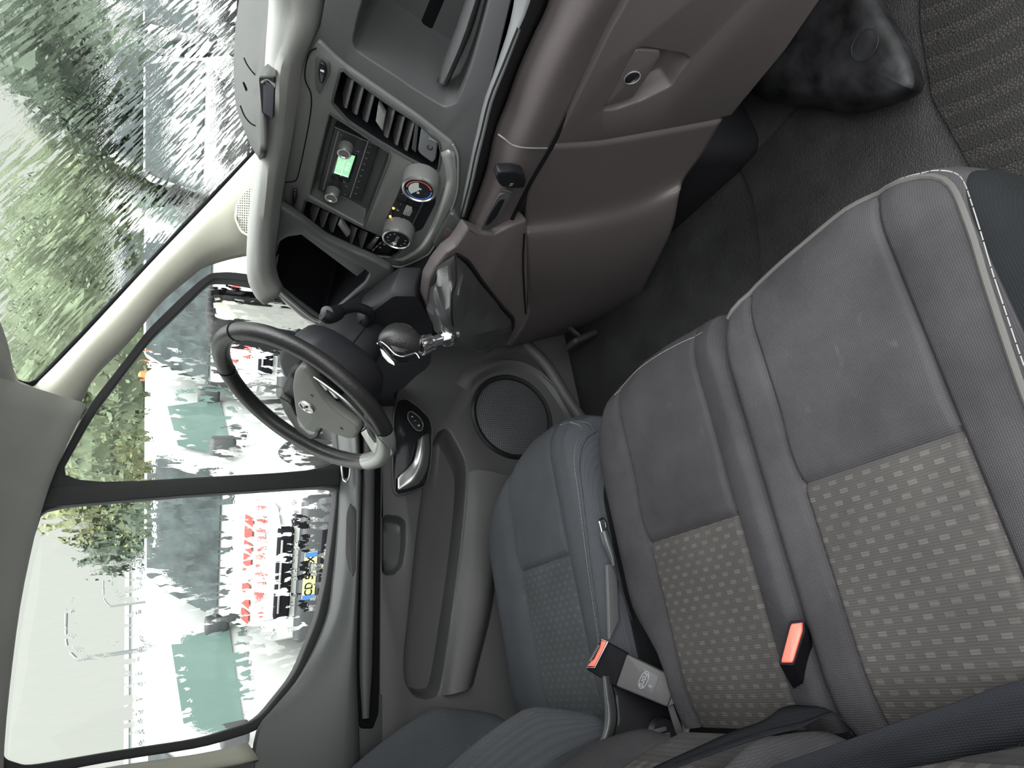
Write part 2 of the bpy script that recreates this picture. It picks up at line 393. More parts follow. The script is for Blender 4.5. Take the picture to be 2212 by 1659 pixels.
# ================================================================ OUTSIDE
GZ = -.18
M_asph = mat('wet_asphalt', (.09, .092, .10), .35, bump=(40, .6, .004), var=(3, .3))
o = mk('ground', [(-60, -40, GZ), (80, -40, GZ), (80, 90, GZ), (-60, 90, GZ)], [(0, 1, 2, 3)], M_asph); struct(o)

def ring_x(x, z0, z1, z2, w0, w1, w2, n=6):
    """half-round cross-section of a van body at station x: sill, belt, roof"""
    pts = [(x, -w0, z0), (x, -w1, (z0+z1)/2), (x, -w1, z1)]
    r = min(.14, (z2-z1)*.4)
    for i in range(n+1):
        a = math.pi/2*i/n; pts.append((x, -(w2-r+r*math.cos(a)), z2-r+r*math.sin(a)))
    return pts + [(p[0], -p[1], p[2]) for p in reversed(pts)]
def make_van():
    root = thing('parked_van', (0, 0, 0), 'x', 'van', 'white vans parked in a row outside')
    st = [(-4.2, .35, 1.0, 1.70, .84, .88, .74), (-4.15, .3, 1.0, 1.86, .86, .9, .78), (-1.6, .28, 1.0, 1.88, .88, .91, .79), (-1.35, .28, 1.0, 1.88, .88, .91, .79),
          (-.98, .28, 1.0, 1.66, .88, .90, .76), (-.50, .28, 1.0, 1.19, .87, .88, .80), (-.25, .28, .92, 1.08, .86, .86, .76), (0, .3, .8, .94, .80, .80, .68), (.05, .35, .66, .8, .74, .74, .62)]
    R = [ring_x(*s) for s in st]; k = len(R[0]); vs = [p for r in R for p in r]; fs = []
    for i in range(len(R)-1):
        for j in range(k): fs.append((i*k+j, i*k+(j+1) % k, (i+1)*k+(j+1) % k, (i+1)*k+j))
    fs += [tuple(range(k)), tuple(range((len(R)-1)*k, len(R)*k))]
    mk('body', vs, fs, M_paint, root, True, 40)
    mk('windscreen', [(-.53, -.78, 1.20), (-.53, .78, 1.20), (-1.0, .70, 1.66), (-1.28, .66, 1.83), (-1.28, -.66, 1.83), (-1.0, -.70, 1.66)], [(0, 1, 2, 5), (5, 2, 3, 4)], M_vdark, root).location = (.035, 0, .03)
    for s in (-1, 1):
        mk('side_window', [(-.72, s*.905, 1.10), (-1.15, s*.87, 1.58), (-2.4, s*.85, 1.64), (-2.4, s*.925, 1.08)], [(0, 1, 2, 3)], M_vglass, root)
        rbox('mirror', (-.72, s*1.02, 1.2), (.14, .2, .24), None, M_bump, root, .04)
        lp = mk('headlight', [(.06, s*.50, .74), (.06, s*.72, .78), (-.32, s*.885, .98), (-.20, s*.80, .98), (.02, s*.52, .86)], [(0, 1, 2, 3, 4)], M_lamp, root); lp.location = (.02, 0, .01)
        for x in (-.75, -3.5):
            wv = lathe('wheel', [(.20, 0), (.31, .0), (.33, .04), (.33, .18), (.30, .22)], (x, s*.72, .33), (0, s, 0), M_tyre, root)
            lathe('wheel_cover', [(.0, .02), (.18, .02), (.2, .0)], (x, s*.93, .33), (0, s, 0), M_satin, wv, cap=False)
    rbox('bumper', (.03, 0, .42), (.22, 1.58, .30), None, M_bump, root, .06)
    rbox('grille', (.06, 0, .70), (.10, 1.0, .15), None, M_deep, root, .03)
    rbox('grille_bar', (.12, 0, .74), (.02, .8, .02), None, M_satin, root, .004)
    rbox('lower_grille', (.13, 0, .33), (.04, 1.0, .09), None, M_deep, root, .01)
    pl = rbox('number_plate', (.155, 0, .47), (.012, .52, .12), None, M_plate, root, .003)
    for s in (-1, 1): rbox('plate_band', (.163, s*.235, .47), (.004, .05, .118), None, M_blue, pl, 0)
    text('plate_characters', 'CD 573 X', (.163, 0, .47), (0, 1, 0), (1, 0, 0), .105, M_deep, pl, .001, .002)
    for i, (y, ww) in enumerate(((-.52, .13), (-.36, .10), (-.21, .12), (-.06, .10), (.09, .12), (.24, .10), (.38, .12), (.52, .08))):
        z = .985; b = rbox('bonnet_lettering', (-.09, y, z), (.13, ww, .004), [(1, 0, -.45), (0, 1, 0), (.45, 0, 1)], M_redp, root, 0)
        b.data.transform(Matrix.Translation((0, 0, .03)))
    return root
van0 = make_van()
VANS = [  # nose position, look
    ((1.0, 6.3), 'white parked van with yellow number plate, seen through the rear half of the side window'),
    ((-1.6, 6.3), 'white parked van cut off by the rear edge of the side window'),
    ((3.6, 6.3), 'white parked van seen through the steering wheel and front side pane'),
    ((6.2, 6.3), 'white parked van mostly hidden behind the windscreen pillar'),
    ((8.8, 6.3), 'white parked van seen through the rainy windscreen beside the pillar'),
    ((11.4, 6.3), 'white parked van seen through the windscreen above the dashboard storage lid')]
for i, ((x, y), lab) in enumerate(VANS):
    v = van0 if i == 0 else dup(van0)
    v.location = (x, y, GZ); v.rotation_euler = (0, 0, math.radians(-90-40)); v['label'] = lab
    if i > 2:
        for c in [c for c in bpy.data.objects if c.parent == v and c.name.startswith('number_plate')]:
            for k_ in [k_ for k_ in bpy.data.objects if k_.parent == c]: bpy.data.objects.remove(k_)
            bpy.data.objects.remove(c)
    if i not in (0, 2):
        for c in [c for c in bpy.data.objects if c.parent == v and c.name.startswith('bonnet_lettering')]: bpy.data.objects.remove(c)

def leafm(name, c):
    m = mat(name, c, .8, var=(.7, .35)); return m
M_l1, M_l2, M_l3 = leafm('leaf_green', (.115, .145, .085)), leafm('leaf_dark', (.07, .095, .065)), leafm('leaf_yellow', (.155, .17, .08))
def make_tree(px_top, py, Y, wid, m, label, dens=6500, lab_group='trees beyond the parked vans'):
    top = oY(px_top, py, Y); H = top.z-GZ; x = top.x
    root = thing('tree', (x, Y, GZ), label, 'tree', lab_group)
    tube('trunk', [(x, Y, GZ), (x+.1, Y, GZ+H*.35), (x, Y+.1, GZ+H*.75)], [.22, .15, .05], M_bark, root, n=8)
    vs = []; fs = []
    lumps = [(x+random.uniform(-.35, .35)*wid, Y+random.uniform(-.3, .3)*wid, GZ+H*random.uniform(.22, .80), wid*random.uniform(.22, .36)) for _ in range(11)]
    lumps.append((x, Y, GZ+H-wid*.28, wid*.28)); lumps.append((x, Y, GZ+H*.4, wid*.42))
    for cx, cy, cz, r in lumps:
        k0 = len(vs)
        for i in range(7):
            for j in range(12):
                th, ph = math.pi*i/6, 2*math.pi*j/12; q = r*.74*(1+.12*math.sin(3*ph+i)); vs.append(V((cx+q*math.sin(th)*math.cos(ph), cy+q*math.sin(th)*math.sin(ph), max(GZ+.2, cz+.85*q*math.cos(th)))))
        fs += [(k0+i*12+j, k0+i*12+(j+1) % 12, k0+(i+1)*12+(j+1) % 12, k0+(i+1)*12+j) for i in range(6) for j in range(12)]
    for _ in range(dens):
        cx, cy, cz, r = random.choice(lumps); d = V([random.gauss(0, 1) for _ in range(3)]).normalized()*r*random.uniform(.75, 1.05)
        p = V((cx, cy, max(GZ+.3, cz+d.z*.9)))+V((d.x, d.y, 0)); a = V([random.gauss(0, 1) for _ in range(3)]).normalized(); b = a.orthogonal().normalized(); s = random.uniform(.06, .14)
        i = len(vs); vs += [p-a*s, p-b*s*.6, p+a*s, p+b*s*.6]; fs.append((i, i+1, i+2, i+3))
    me = bpy.data.meshes.new('foliage'); me.from_pydata([tuple(v) for v in vs], [], fs); link('foliage', me, m, root)
for a in [(-40, 30, 17, 4.6, M_l2, 'tall dark green tree nearest the windscreen header, furthest to the front'),
          (60, 175, 21, 4.6, M_l2, 'dark green tree behind the dashboard storage lid'),
          (150, 285, 24, 4.8, M_l1, 'mid green tree low against the white sky in the windscreen'),
          (185, 375, 24, 4.2, M_l1, 'low mid green tree with the most sky above it'),
          (110, 470, 25, 5.2, M_l3, 'yellowish green tree in the middle of the windscreen'),
          (30, 570, 23, 5.6, M_l1, 'tall mid green tree beside the windscreen pillar'),
          (0, 690, 22, 5.6, M_l1, 'tallest tree just in front of the windscreen pillar'),
          (20, 800, 24, 5.4, M_l2, 'dark tree split by the windscreen pillar'),
          (40, 910, 23, 5.0, M_l1, 'green tree in the upper front corner of the side window'),
          (60, 1000, 24, 4.8, M_l3, 'yellowish tree next to the window divider bar'),
          (150, 1085, 25, 4.2, M_l2, 'last dark green tree behind the window divider bar')]: make_tree(*a)
# a short bright shrub in front of the van row
make_tree(500, 12, 8.2, 1.3, M_l3, 'small yellow leafed shrub just past the end of the dashboard', 2500, 'shrubs by the parking row')
# warehouse band and lamp posts far behind
p0, p1 = oY(268, 1700, 60), oY(290, 1130, 60)
bd = thing('warehouse', (p0.x/2+p1.x/2, 62, GZ), 'long pale grey warehouse on the horizon behind the parked vans', 'building')
rbox('wall', ((p0.x+p1.x)/2, 66, (GZ+p0.z)/2), (p1.x-p0.x, 10, p0.z-GZ-.3), None, mat('warehouse_wall', (.42, .44, .44), .8), bd, 0)
rbox('roof_edge', ((p0.x+p1.x)/2, 66, p0.z-.1), (p1.x-p0.x+.4, 10.4, .3), None, mat('warehouse_edge', (.34, .36, .36), .8), bd, 0)
M_pole = mat('pole_grey', (.18, .19, .19), .5, .3)
def lamp(px, py, Y, lab, arm=1):
    t = oY(px, py, Y); r = thing('street_lamp', (t.x, Y, GZ), lab, 'street lamp', 'lamp posts behind the vans')
    tube('pole', [(t.x, Y, GZ), (t.x, Y, t.z)], [.09, .06], M_pole, r, seg=8)
    tube('arm', [(t.x, Y, t.z), (t.x+.5, Y, t.z+.35), (t.x+1.4, Y, t.z+.42)], .05, M_pole, r, n=8, seg=8)
    rbox('lamp_head', (t.x+1.6, Y, t.z+.42), (.6, .25, .1), None, M_pole, r, .03)
lamp(168, 1425, 32, 'tall street lamp with a bent arm against the sky behind the rearmost van')
lamp(238, 1310, 55, 'short distant lamp post beside the warehouse roof edge')
r = thing('orange_beacon', oY(312, 812, 9.5)-V((0, 0, .08)), 'orange beacon above the van roofs in the front side pane', 'beacon')
b0 = oY(312, 812, 9.5)
lathe('pole', [(.015, GZ-b0.z), (.015, -.06)], b0, (0, 0, 1), M_pole, r, 8)
lathe('lens', [(.05, -.06), (.075, -.05), (.07, .05), (.03, .08)], b0, (0, 0, 1), mat('beacon_lens', (.9, .16, .05), .4), r, 16)

# ================================================================ BODY SHELL
WP = (0, 1, .169, 1.05)         # side glass plane, leaning inwards
AO = [(.673, .68, 1.951)]
# floor, bulkhead, toe board, outer side
M_floor = mat('floor_rubber', (.012, .012, .013), .62, bump=(260, 1, .0025), var=(9, .5))
o = rbox('floor', (.35, 0, .475), (2.1, 1.9, .05), None, M_floor, None, 0); struct(o)
o = mk('wall_front', [(1.18, -.86, .5), (1.18, .84, .5), (1.32, .84, .95), (1.32, -.86, .95), (1.34, .84, 1.40), (1.34, -.86, 1.40)], [(0, 1, 2, 3), (3, 2, 4, 5)], mat('toe_board', (.022, .022, .024), .8)); struct(o)
m_ = o.modifiers.new('s', 'SOLIDIFY'); m_.thickness = .03
o = rbox('wall_back', (-.72, 0, 1.2), (.04, 1.7, 1.5), None, mat('bulkhead', (.10, .10, .10), .8), None, 0); struct(o)
# roof lining
edge = Q(WP, '165,888 128,960 92,1040 62,1130 40,1220 20,1320 2,1450 -14,1600 -20,1720')
edge.append(V((-.74, edge[-1].y, edge[-1].z)))
in1 = [p+V((0, -.045, -.02)) for p in edge]
in2 = [V((p.x, p.y-.12, p.z+.045)) for p in edge]
in3 = [V((p.x, p.y-.30, 2.045)) for p in edge]
in4 = [V((p.x, .0, 2.09)) for p in edge]; in5 = [V((p.x, -.5, 2.07)) for p in edge]; in6 = [V((p.x, -.78, 2.0)) for p in edge]
o = loft('ceiling', [edge, in1, in2, in3, in4, in5, in6], M_liner, None, 30, 4, .03); struct(o)
o = loft('wall_left', [[V((-.13, .845, .5)), V((-.135, .845, 1.25)), V((-.12, .80, 1.6)), V((-.09, .745, 1.98))], [V((-.42, .845, .5)), V((-.42, .845, 1.25)), V((-.42, .80, 1.6)), V((-.42, .745, 2.0))], [V((-.74, .845, .5)), V((-.74, .845, 1.25)), V((-.74, .80, 1.6)), V((-.74, .745, 2.0))]], mat('side_lining', (.16, .16, .155), .8), None, 16, 3, .03); struct(o)
# header of the windscreen
hd = [oY(70, 835, .68), oY(40, 822, .64), oY(0, 795, .56)]
hx = V((.70, .0, 2.00))
o = loft('trim_1', [[hd[0], oY(35, 815, .62), V((.70, .45, 1.975)), V((.71, 0, 1.995)), V((.70, -.45, 1.975)), V((.66, -.72, 1.94))],
                    [oY(150, 910, .70), V((.56, .60, 2.015)), V((.56, .4, 2.035)), V((.56, 0, 2.055)), V((.56, -.45, 2.04)), V((.5, -.76, 2.0))],
                    [V((.48, .72, 1.955)), V((.45, .60, 2.025)), V((.45, .4, 2.05)), V((.45, 0, 2.09)), V((.45, -.45, 2.07)), V((.42, -.78, 2.0))]], M_liner, None, 30, 4, .02); struct(o)
# handle bits at the roof
g = thing('grab_handle', oY(15, 960, .66), 'pale grab handle stub on the roof lining at the top edge', 'handle')
tube('handle_bar', [oY(-30, 985, .66), oY(5, 990, .63), oY(14, 975, .63), oY(6, 900, .63), oY(-60, 880, .64)], .014, M_liner, g, n=20)
# A pillar trim
PI = [oY(x, y, Y) for x, y, Y in S('70,837,.685 130,778,.69 200,703,.70 340,553,.715 450,438,.73 555,325,.745 640,235,.76')]
PO = [oP(x, y, WP) for x, y in S('152,912 178,866 208,812 282,736 345,658 405,606 450,575 548,552 650,560')]
mid = [a.lerp(b, .45)+V((-.03, -.045, .02)) for a, b in zip(smooth_line(PI, 12), smooth_line(PO, 12))]
mi2 = [a.lerp(b, .8)+V((-.02, -.035, .0)) for a, b in zip(smooth_line(PI, 12), smooth_line(PO, 12))]
pil = loft('trim_2', [PI, mid, mi2, PO], M_beige, None, 40, 5, .025); struct(pil)
# tweeter grille in the pillar foot
PTW = (0, 1, 0, .70)
gp = [oY(x, y, .700) for x, y in S('507,470 512,440 530,415 556,408 590,405 590,512 540,511 520,500')]
tw = plate('speaker_grille', rnd(gp, .3), [], V((-.55, -1, .1)), .012, M_tweet, pil, .002)
tube('grille_rim', rnd([p+V((-.004, -.006, 0)) for p in gp], .3), .003, M_beige, tw, seg=8, closed=True)
# windscreen
wsl = [oY(64, 842, .685), oY(200, 703, .70), oY(450, 438, .73), oY(570, 310, .75)]
def wrow(p, b): return [p+V((.0, .03, 0)), V((p.x+b*.7, .45, p.z+.03)), V((p.x+b, 0, p.z+.04)), V((p.x+b*.7, -.45, p.z+.03)), V((p.x, -.76, p.z))]
ws = loft('window_1', [wrow(p, .06) for p in wsl], M_ws, None, 30, 6); struct(ws)
ws['label'] = 'rain covered windscreen'
# black edge bead of the windscreen
ob = tube('windscreen_seal', [oY(0, 797, .56), oY(30, 822, .64), oY(60, 831, .68), oY(78, 826, .69), oY(130, 773, .695), oY(340, 549, .72), oY(560, 316, .75)], .006, M_deep, None, n=50, seg=8)
ob.name = 'trim_3'; struct(ob)

# ================================================================ DRIVER'S DOOR
door = thing('driver_door', (.4, .82, .5), 'closed driver door with grey trim, chrome handle, speaker and split side window', 'door')
DP = (0, 1, 0, .80); nD = V((0, -1, 0))
rear = rnd(Q(WP, '97,1089 727,1047 724,1090 716,1160 704,1250 685,1338 636,1457 556,1556 437,1594 238,1624 60,1655 12,1640 2,1612 8,1477 40,1298 71,1171'), .25)
front = rnd(Q(WP, '117,1048 733,1013 722,900 706,780 690,700 668,640 560,613 500,603 462,602 438,622 400,660 330,728 282,790 205,892'), .25)
nW = toward(WP)
# frame around both panes: outline a bit larger
fo = Q(WP, '78,1092 98,1050 188,880 268,778 318,712 392,640 430,606 456,588 500,586 600,600 700,640 760,700 775,1000 750,1120 730,1260 706,1350 654,1470 570,1575 440,1615 240,1645 60,1680 -6,1665 -20,1620 -14,1477 18,1296 50,1171')
fr = plate('window_frame', rnd(fo, .3, 3), [rear, front], nW, .035, M_rubber, door, .004)
for nm, P_ in (('rear_pane', rear), ('front_pane', front)):
    e = plate(nm, [p-nW*.02 for p in P_], [], nW, .0002, M_sg, door, .00005); 
    # single sheet
    bm = bmesh.new(); bm.from_mesh(e.data); dl = [f for f in bm.faces if f.normal.dot(nW) < .5]; bmesh.ops.delete(bm, geom=dl, context='FACES'); bm.to_mesh(e.data); bm.free()
dvb = plate('divider_bar', Q(shift(WP, .006), '80,1096 92,1052 400,1035 735,1011 735,1048 400,1070'), [], nW, .03, M_rubber, door, .003)
# inner painted door frame outside the seal at the rear, light strip under the roof
loft('frame_trim', [Q(shift(WP, .012), '-30,1720 60,1692 240,1656 440,1626 535,1604'), Q(shift(WP, .03), '-30,1790 60,1720 240,1690 440,1660 530,1645 560,1640')], M_beige, door, 16, 3, .01)
# belt trim with curved lower corner
bt0 = Q(shift(WP, .010), '690,700 715,820 735,1013 733,1060 728,1140 718,1245 702,1340 650,1455 592,1528 556,1572 545,1630 545,1720')
bt1 = [oY(x, y, .775) for x, y in S('718,700 742,820 755,1013 755,1060 752,1140 744,1245 728,1345 690,1450 640,1530 610,1575 600,1640 600,1720')]
bt2 = [oY(x, y, .758) for x, y in S('740,700 764,820 778,1013 778,1060 776,1140 772,1245 768,1345 764,1450 764,1530 764,1575 764,1640 764,1720')]
bt3 = [p+V((0, .03, -.012)) for p in bt2]
loft('belt_trim', [bt0, bt1, bt2, bt3], M_belt, door, 50, 5, .01)
tube('grille_ring', rnd(Q((0, 1, 0, .752), '737,985 742,975 752,978 757,1000 755,1030 749,1042 741,1036 738,1010'), .3), .0025, M_satin, door, seg=8, closed=True)
plate('small_vent', rnd(Q((0, 1, 0, .756), '739,985 750,980 755,1005 752,1032 743,1034'), .3), [], nD, .004, M_deep, door, .001)
# channel with long rounded bar
plate('rear_filler', Q((0, 1, 0, .799), '756,1500 826,1500 826,1850 756,1850'), [], nD, .02, M_belt, door, .002)
plate('grip_notch', rnd(Q((0, 1, 0, .757), '756,1085 769,1100 769,1230 762,1245 752,1232 746,1200 748,1110'), .2), [], nD, .004, M_door, door, .0015)
plate('channel', rnd(Q((0, 1, 0, .795), '766,660 822,700 822,1000 820,1300 819,1540 806,1574 780,1574 765,1545 764,1250 766,1000'), .15), [], nD, .02, M_deep, door, .004)
tube('long_bar', [oY(x, y, .778) for x, y in S('794,690 796,820 797,960 795,1100 793,1250 791,1400 790,1500 790,1552')], [.0165]*9+[.015, .008], M_door, door, n=30, seg=20, flat=.6)
plate('bright_bead', Q((0, 1, 0, .772), '770,1085 774,1085 772,1250 769,1250'), [], nD, .004, M_silver, door, .001)
# main panel with openings
pocket = rnd(Q(DP, '968,924 1003,990 1008,1020 1003,1100 990,1220 974,1337 949,1503 923,1510 896,1504 876,1474 874,1417 885,1321 904,1130 922,1010 944,935'), .3)
gripr = rnd(Q(DP, '826,1112 862,1116 877,1126 876,1180 870,1222 852,1240 828,1242'), .3)
spk_c = oY(1108, 899, .80)
spk_hole = [spk_c+V((math.cos(a)*.134, 0, math.sin(a)*.134)) for a in [2*math.pi*i/48 for i in range(48)]]
outer = [V((-.62, .8, .47)), V((1.25, .8, .47)), V((1.25, .8, 1.27))]+[oY(x, y, .80) for x, y in S('822,700 822,1000 820,1300 818,1659')]+[V((-.62, .8, 1.25))]
plate('trim_panel', outer, [pocket, gripr, spk_hole], nD, .03, M_door, door, .006)
recess('door_pocket', pocket, nD, .075, M_door, door, .93, .006)
recess('pull_recess', gripr, nD, .03, M_belt, door, .8, .006)
lathe('speaker_ring', [(.118, -.012), (.122, .004), (.130, .006), (.136, .0), (.137, -.01)], spk_c, nD, M_black, door, 64, False)
so = lathe('speaker_grille', [(.0, .004), (.05, .0035), (.10, .0015), (.122, -.004)], spk_c, nD, M_grille, door, 64, False)
# raised bolster below the pocket lip and round the speaker
loft('lower_bolster', [Y3('1012,1020,.80 1008,1100,.80 995,1220,.80 978,1337,.80 953,1503,.80'), Y3('1040,1015,.782 1032,1100,.78 1020,1220,.78 1004,1337,.78 975,1500,.78'), Y3('1105,1030,.775 1085,1120,.772 1060,1230,.772 1045,1330,.772 1010,1490,.775'), Y3('1125,1040,.80 1100,1120,.80 1075,1230,.80 1060,1330,.80 1022,1480,.80')], M_door, door, 24, 5)
loft('front_bolster', [Y3('985,830,.80 1020,790,.80 1100,760,.80 1150,770,.80'), Y3('996,838,.801 1030,806,.786 1100,778,.785 1165,800,.785 1210,850,.786 1236,896,.80'), Y3('1012,852,.80 1040,818,.80 1105,798,.80 1160,815,.80 1198,860,.80 1225,905,.80')], M_door, door, 24, 4)
tube('sill_moulding', Y3('1095,705,.83 1135,745,.80 1180,790,.79 1230,870,.79 1290,950,.79'), .02, M_door, door, n=14)
# handle group
hs_ = rnd(Q((0, 1, 0, .792), '856,868 866,862 880,862 905,880 928,903 934,925 931,1000 920,1050 886,1064 858,1070 850,1060 848,1000 850,900'), .25)
plate('handle_bezel', hs_, [], nD, .01, M_gloss, door, .003)
tube('bezel_edge', [p+V((0, -.001, 0)) for p in hs_], .0022, M_door, door, seg=8, closed=True)
loft('door_handle', [Y3('926,936,.775 929,970,.772 924,1010,.772 908,1042,.775 890,1052,.778 864,1060,.78'), Y3('914,941,.765 912,975,.760 905,1005,.762 893,1030,.764 878,1044,.770 859,1056,.775'), Y3('903,950,.782 900,970,.775 893,995,.775 880,1012,.775 868,1022,.778 858,1032,.782')], M_satin, door, 24, 5, .004)
sw = plate('lock_switch', rnd(Q((0, 1, 0, .782), '881,892 889,888 905,900 915,916 911,931 900,930 889,918 881,905'), .3), [], nD, .008, M_black, door, .002)
tube('switch_ring', rnd(Q((0, 1, 0, .7815), '881,892 889,888 905,900 915,916 911,931 900,930 889,918 881,905'), .3), .0013, M_satin, sw, seg=6, closed=True)
for x, y, s in ((890, 900, 'a'), (897, 909, 'I'), (905, 919, '0')):
    text('lock_symbol', s, oY(x, y, .7805), (1, 0, 0), (0, -1, 0), .010, M_white, sw, .0003)

# exterior mirror on the driver's door
PM = (-.50, 1.0, 0.0, .52)
MO = rnd(Q(PM, '447,618 700,640 700,735 458,697 445,680'), .18)
nM = toward(PM)
mr = plate('door_mirror', MO, [rnd(Q(PM, '460,640 690,662 688,720 466,684'), .12)], nM, .09, M_black, door, .012)
plate('housing_back', rnd(Q(shift(PM, -.03), '450,622 697,644 696,728 460,694'), .15), [], nM, .06, M_black, mr, .01)
plate('mirror_glass', Q(shift(PM, -.012), '456,636 694,658 692,724 462,688'), [], nM, .006, mat('mirror_face', (.72, .72, .66), .06, 1), mr, .001)
tube('mirror_arm', [oP(660, 680, shift(PM, -.06)), oP(720, 690, (0, 1, 0, .93)), oP(760, 690, (0, 1, 0, .82))], .025, M_black, mr)
mr['label'] = 'black framed outside mirror'

# ================================================================ DASHBOARD
dash = thing('dashboard', (.9, -.2, 1.2), 'dark grey van dashboard with centre stack, open tray, air vents and glovebox', 'dashboard')
rA = Q3('597,-190,.90 600,0,.90 596,70,.89 588,150,.88 580,240,.86 572,320,.84 560,400,.82 552,470,.80 547,540,.78 547,590,.76 556,618,.745 568,637,.735 577,643,.73')
rB = Q3('632,-190,.885 632,0,.885 624,60,.875 607,140,.86 597,220,.84 589,300,.825 576,380,.80 566,460,.78 560,540,.76 562,590,.745 570,615,.735 580,633,.727 588,640,.725')
rC = Q3('668,-190,.89 666,0,.89 651,60,.88 620,130,.865 606,220,.845 598,300,.83 586,380,.81 576,460,.79 571,540,.765 573,590,.75 581,612,.74 590,627,.735 597,632,.732')
rD = Q3('720,-190,.93 706,0,.93 690,60,.92 655,130,.905 632,220,.885 618,300,.87 603,380,.855 592,460,.83 583,540,.80 584,575,.79 590,600,.775 596,616,.765 600,622,.76')
rT = [V((1.00+.0*i, .0, 0)) for i in range(1)]
def xt(P, y=-.84):
    d = P[0]-P[1]; return [P[0]+d*((y-P[0].y)/d.y)]+P
def xe(P, y=-.84):
    return xt(list(reversed(xt(P, y))), y)[::-1]
rA, rB, rC, rD = xt(rA), xt(rB), xt(rC), xt(rD)
r0 = [V((1.38, y, 1.35)) for y in (-.84, -.4, .0, .3, .5, .62, .70, .74)]
rM = [V((p.x+.10, p.y+.015, p.z-.030)) for p in rA]
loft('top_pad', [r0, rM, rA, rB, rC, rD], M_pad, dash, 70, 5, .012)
# raised storage lid on the pad
pod_out = '640,-200 606,-120 573,30 548,62 530,105 522,150 520,200 526,240 545,285 572,325 590,330'
L0 = [oX(x, y, 1.12-.0006*(y+100)) for x, y in S('560,-260 590,-120 573,28 549,60 531,105 522,150 520,200 526,240 545,284 573,326')]
L1 = [oX(x, y, 1.02-.0006*(y+100)) for x, y in S('660,-260 640,-120 602,28 594,60 588,105 585,150 581,200 577,240 578,284 578,326')]
Lb = [p+V((.22, .0, -.03)) for p in L0]; Lc = [V((p.x+.30, p.y, 1.45)) for p in L0]
M_lid = mat('lid_plastic', (.05, .051, .049), .55, bump=G_)
loft('storage_lid', [Lc, Lb, L0, L1], M_lid, dash, 40, 4, .01)
def podpt(x, y, d=0): return oX(x, y, 1.055-.0006*(y+100)-d)
plate('lid_slot', rnd([podpt(x, y, .02) for x, y in S('524,176 528,178 533,198 529,203')], .3), [], V((-1, -.4, .3)), .004, M_deep, dash, .0005)
plate('lid_recess', rnd([podpt(x, y, .062) for x, y in S('560,165 598,160 576,280 549,268')], .08), [], V((-1, -.4, .4)), .006, M_black, dash, .001)
plate('recess_back', [podpt(x, y, .066) for x, y in S('569,172 590,192 572,284 552,268')], [], V((-1, -.4, .4)), .005, mat('lid_inner', (.035, .034, .045), .6), dash, .001)
loft('recess_brow', [[podpt(x, y, .05) for x, y in S('560,166 575,140 600,134')], [podpt(x, y, .066) for x, y in S('564,180 578,172 596,190')]], M_lid, dash, 10, 3, .003)
tube('lid_seam', [podpt(x, y, .012) for x, y in S('527,125 534,140 545,155 556,167')], .0012, M_deep, dash, n=10, seg=6)
tube('lid_seam', [podpt(x, y, .012) for x, y in S('519,228 528,250 541,266 552,272')], .0012, M_deep, dash, n=10, seg=6)
# carrier behind everything
rbox('carrier', (1.10, -.05, 1.12), (.3, 1.58, .46), None, M_deep, dash, .02)
# passenger side face with open tray
PA = (1, 0, -.333, .372); nA = toward(PA); PA2 = shift(PA, .006)
bin_ = rnd(Q(PA, '816,-300 784,0 772,40 762,90 768,108 800,130 845,158 885,186 930,214 962,232 985,222 1000,190 1018,140 1035,80 1056,0 1124,-300'), .25)
face = Q(PA, '700,-220 704,-100 702,0 690,60 652,140 628,230 612,310 598,390 590,440 592,470 640,500 760,590 830,640 905,600 960,540 985,490 1006,440 1022,330 1060,180 1102,10 1140,-140 1150,-220')
clu = rnd(Q(PA, '589,591 594,557 604,524 621,514 660,508 676,517 721,546 784,580 797,592 786,612 767,628 727,664 700,700 680,720 637,680 603,640'), .15)
VR_ = '718,223 720,210 735,154 743,152 753,162 829,218 905,268 948,307 953,329 948,367 940,372 880,342 816,304 753,263'; VL_ = '652,470 654,456 660,433 667,433 725,462 787,493 822,508 866,530 862,545 845,557 808,553 746,526 704,506 662,481'; BAY_ = '713,246 842,330 839,350 786,489 669,424 688,340'
face = xe(face)
plate('upper_face', face, [bin_, rnd(Q(PA, VR_), .1), rnd(Q(PA, VL_), .1), rnd(Q(PA, BAY_), .05)], nA, .012, M_dash, dash, .003)
recess('open_tray', bin_, nA, .13, M_dash, dash, .82, .004)
loft('tray_lip', [Q(shift(PA, -.03), '1110,-300 1012,-20 985,60 962,120 943,178'), Q(shift(PA, -.01), '1132,-300 1034,-20 1008,60 984,122 957,182'), Q(shift(PA, -.05), '1144,-300 1046,-20 1022,60 996,122 965,190')], M_dash, dash, 14, 3, .01)
# glossy strip and mid panel
sA = Q3('1130,-150,.80 1111,0,.80 1095,72,.80 1070,145,.80 1045,217,.795 1023,307,.79 1012,362,.78 1001,416,.77 992,468,.765')
sB = Q3('1180,-150,.785 1146,0,.785 1117,72,.785 1088,145,.785 1059,217,.78 1041,289,.775 1027,344,.768 1016,398,.76 997,470,.755')
sC = Q3('1225,-150,.81 1186,0,.81 1153,72,.81 1121,145,.81 1095,217,.81 1070,282,.80 1052,362,.79 1027,434,.78 1000,500,.77')
sA, sB, sC = xt(sA), xt(sB), xt(sC)
loft('gloss_strip', [sA, sB], M_strip, dash, 40, 3, .006)
loft('strip_shadow_gap', [sB, sC], M_black, dash, 40, 3, .004)
mG = Q3('1420,-150,.775 1352,0,.775 1316,65,.775 1262,174,.775 1197,307,.77 1146,394,.765 1103,481,.755 1084,540,.745')
mM = Q3('1340,-150,.755 1280,0,.755 1235,80,.757 1195,160,.757 1138,290,.755 1102,385,.75 1062,470,.742 1035,535,.735')
mG, mM = xt(mG), xt(mM)
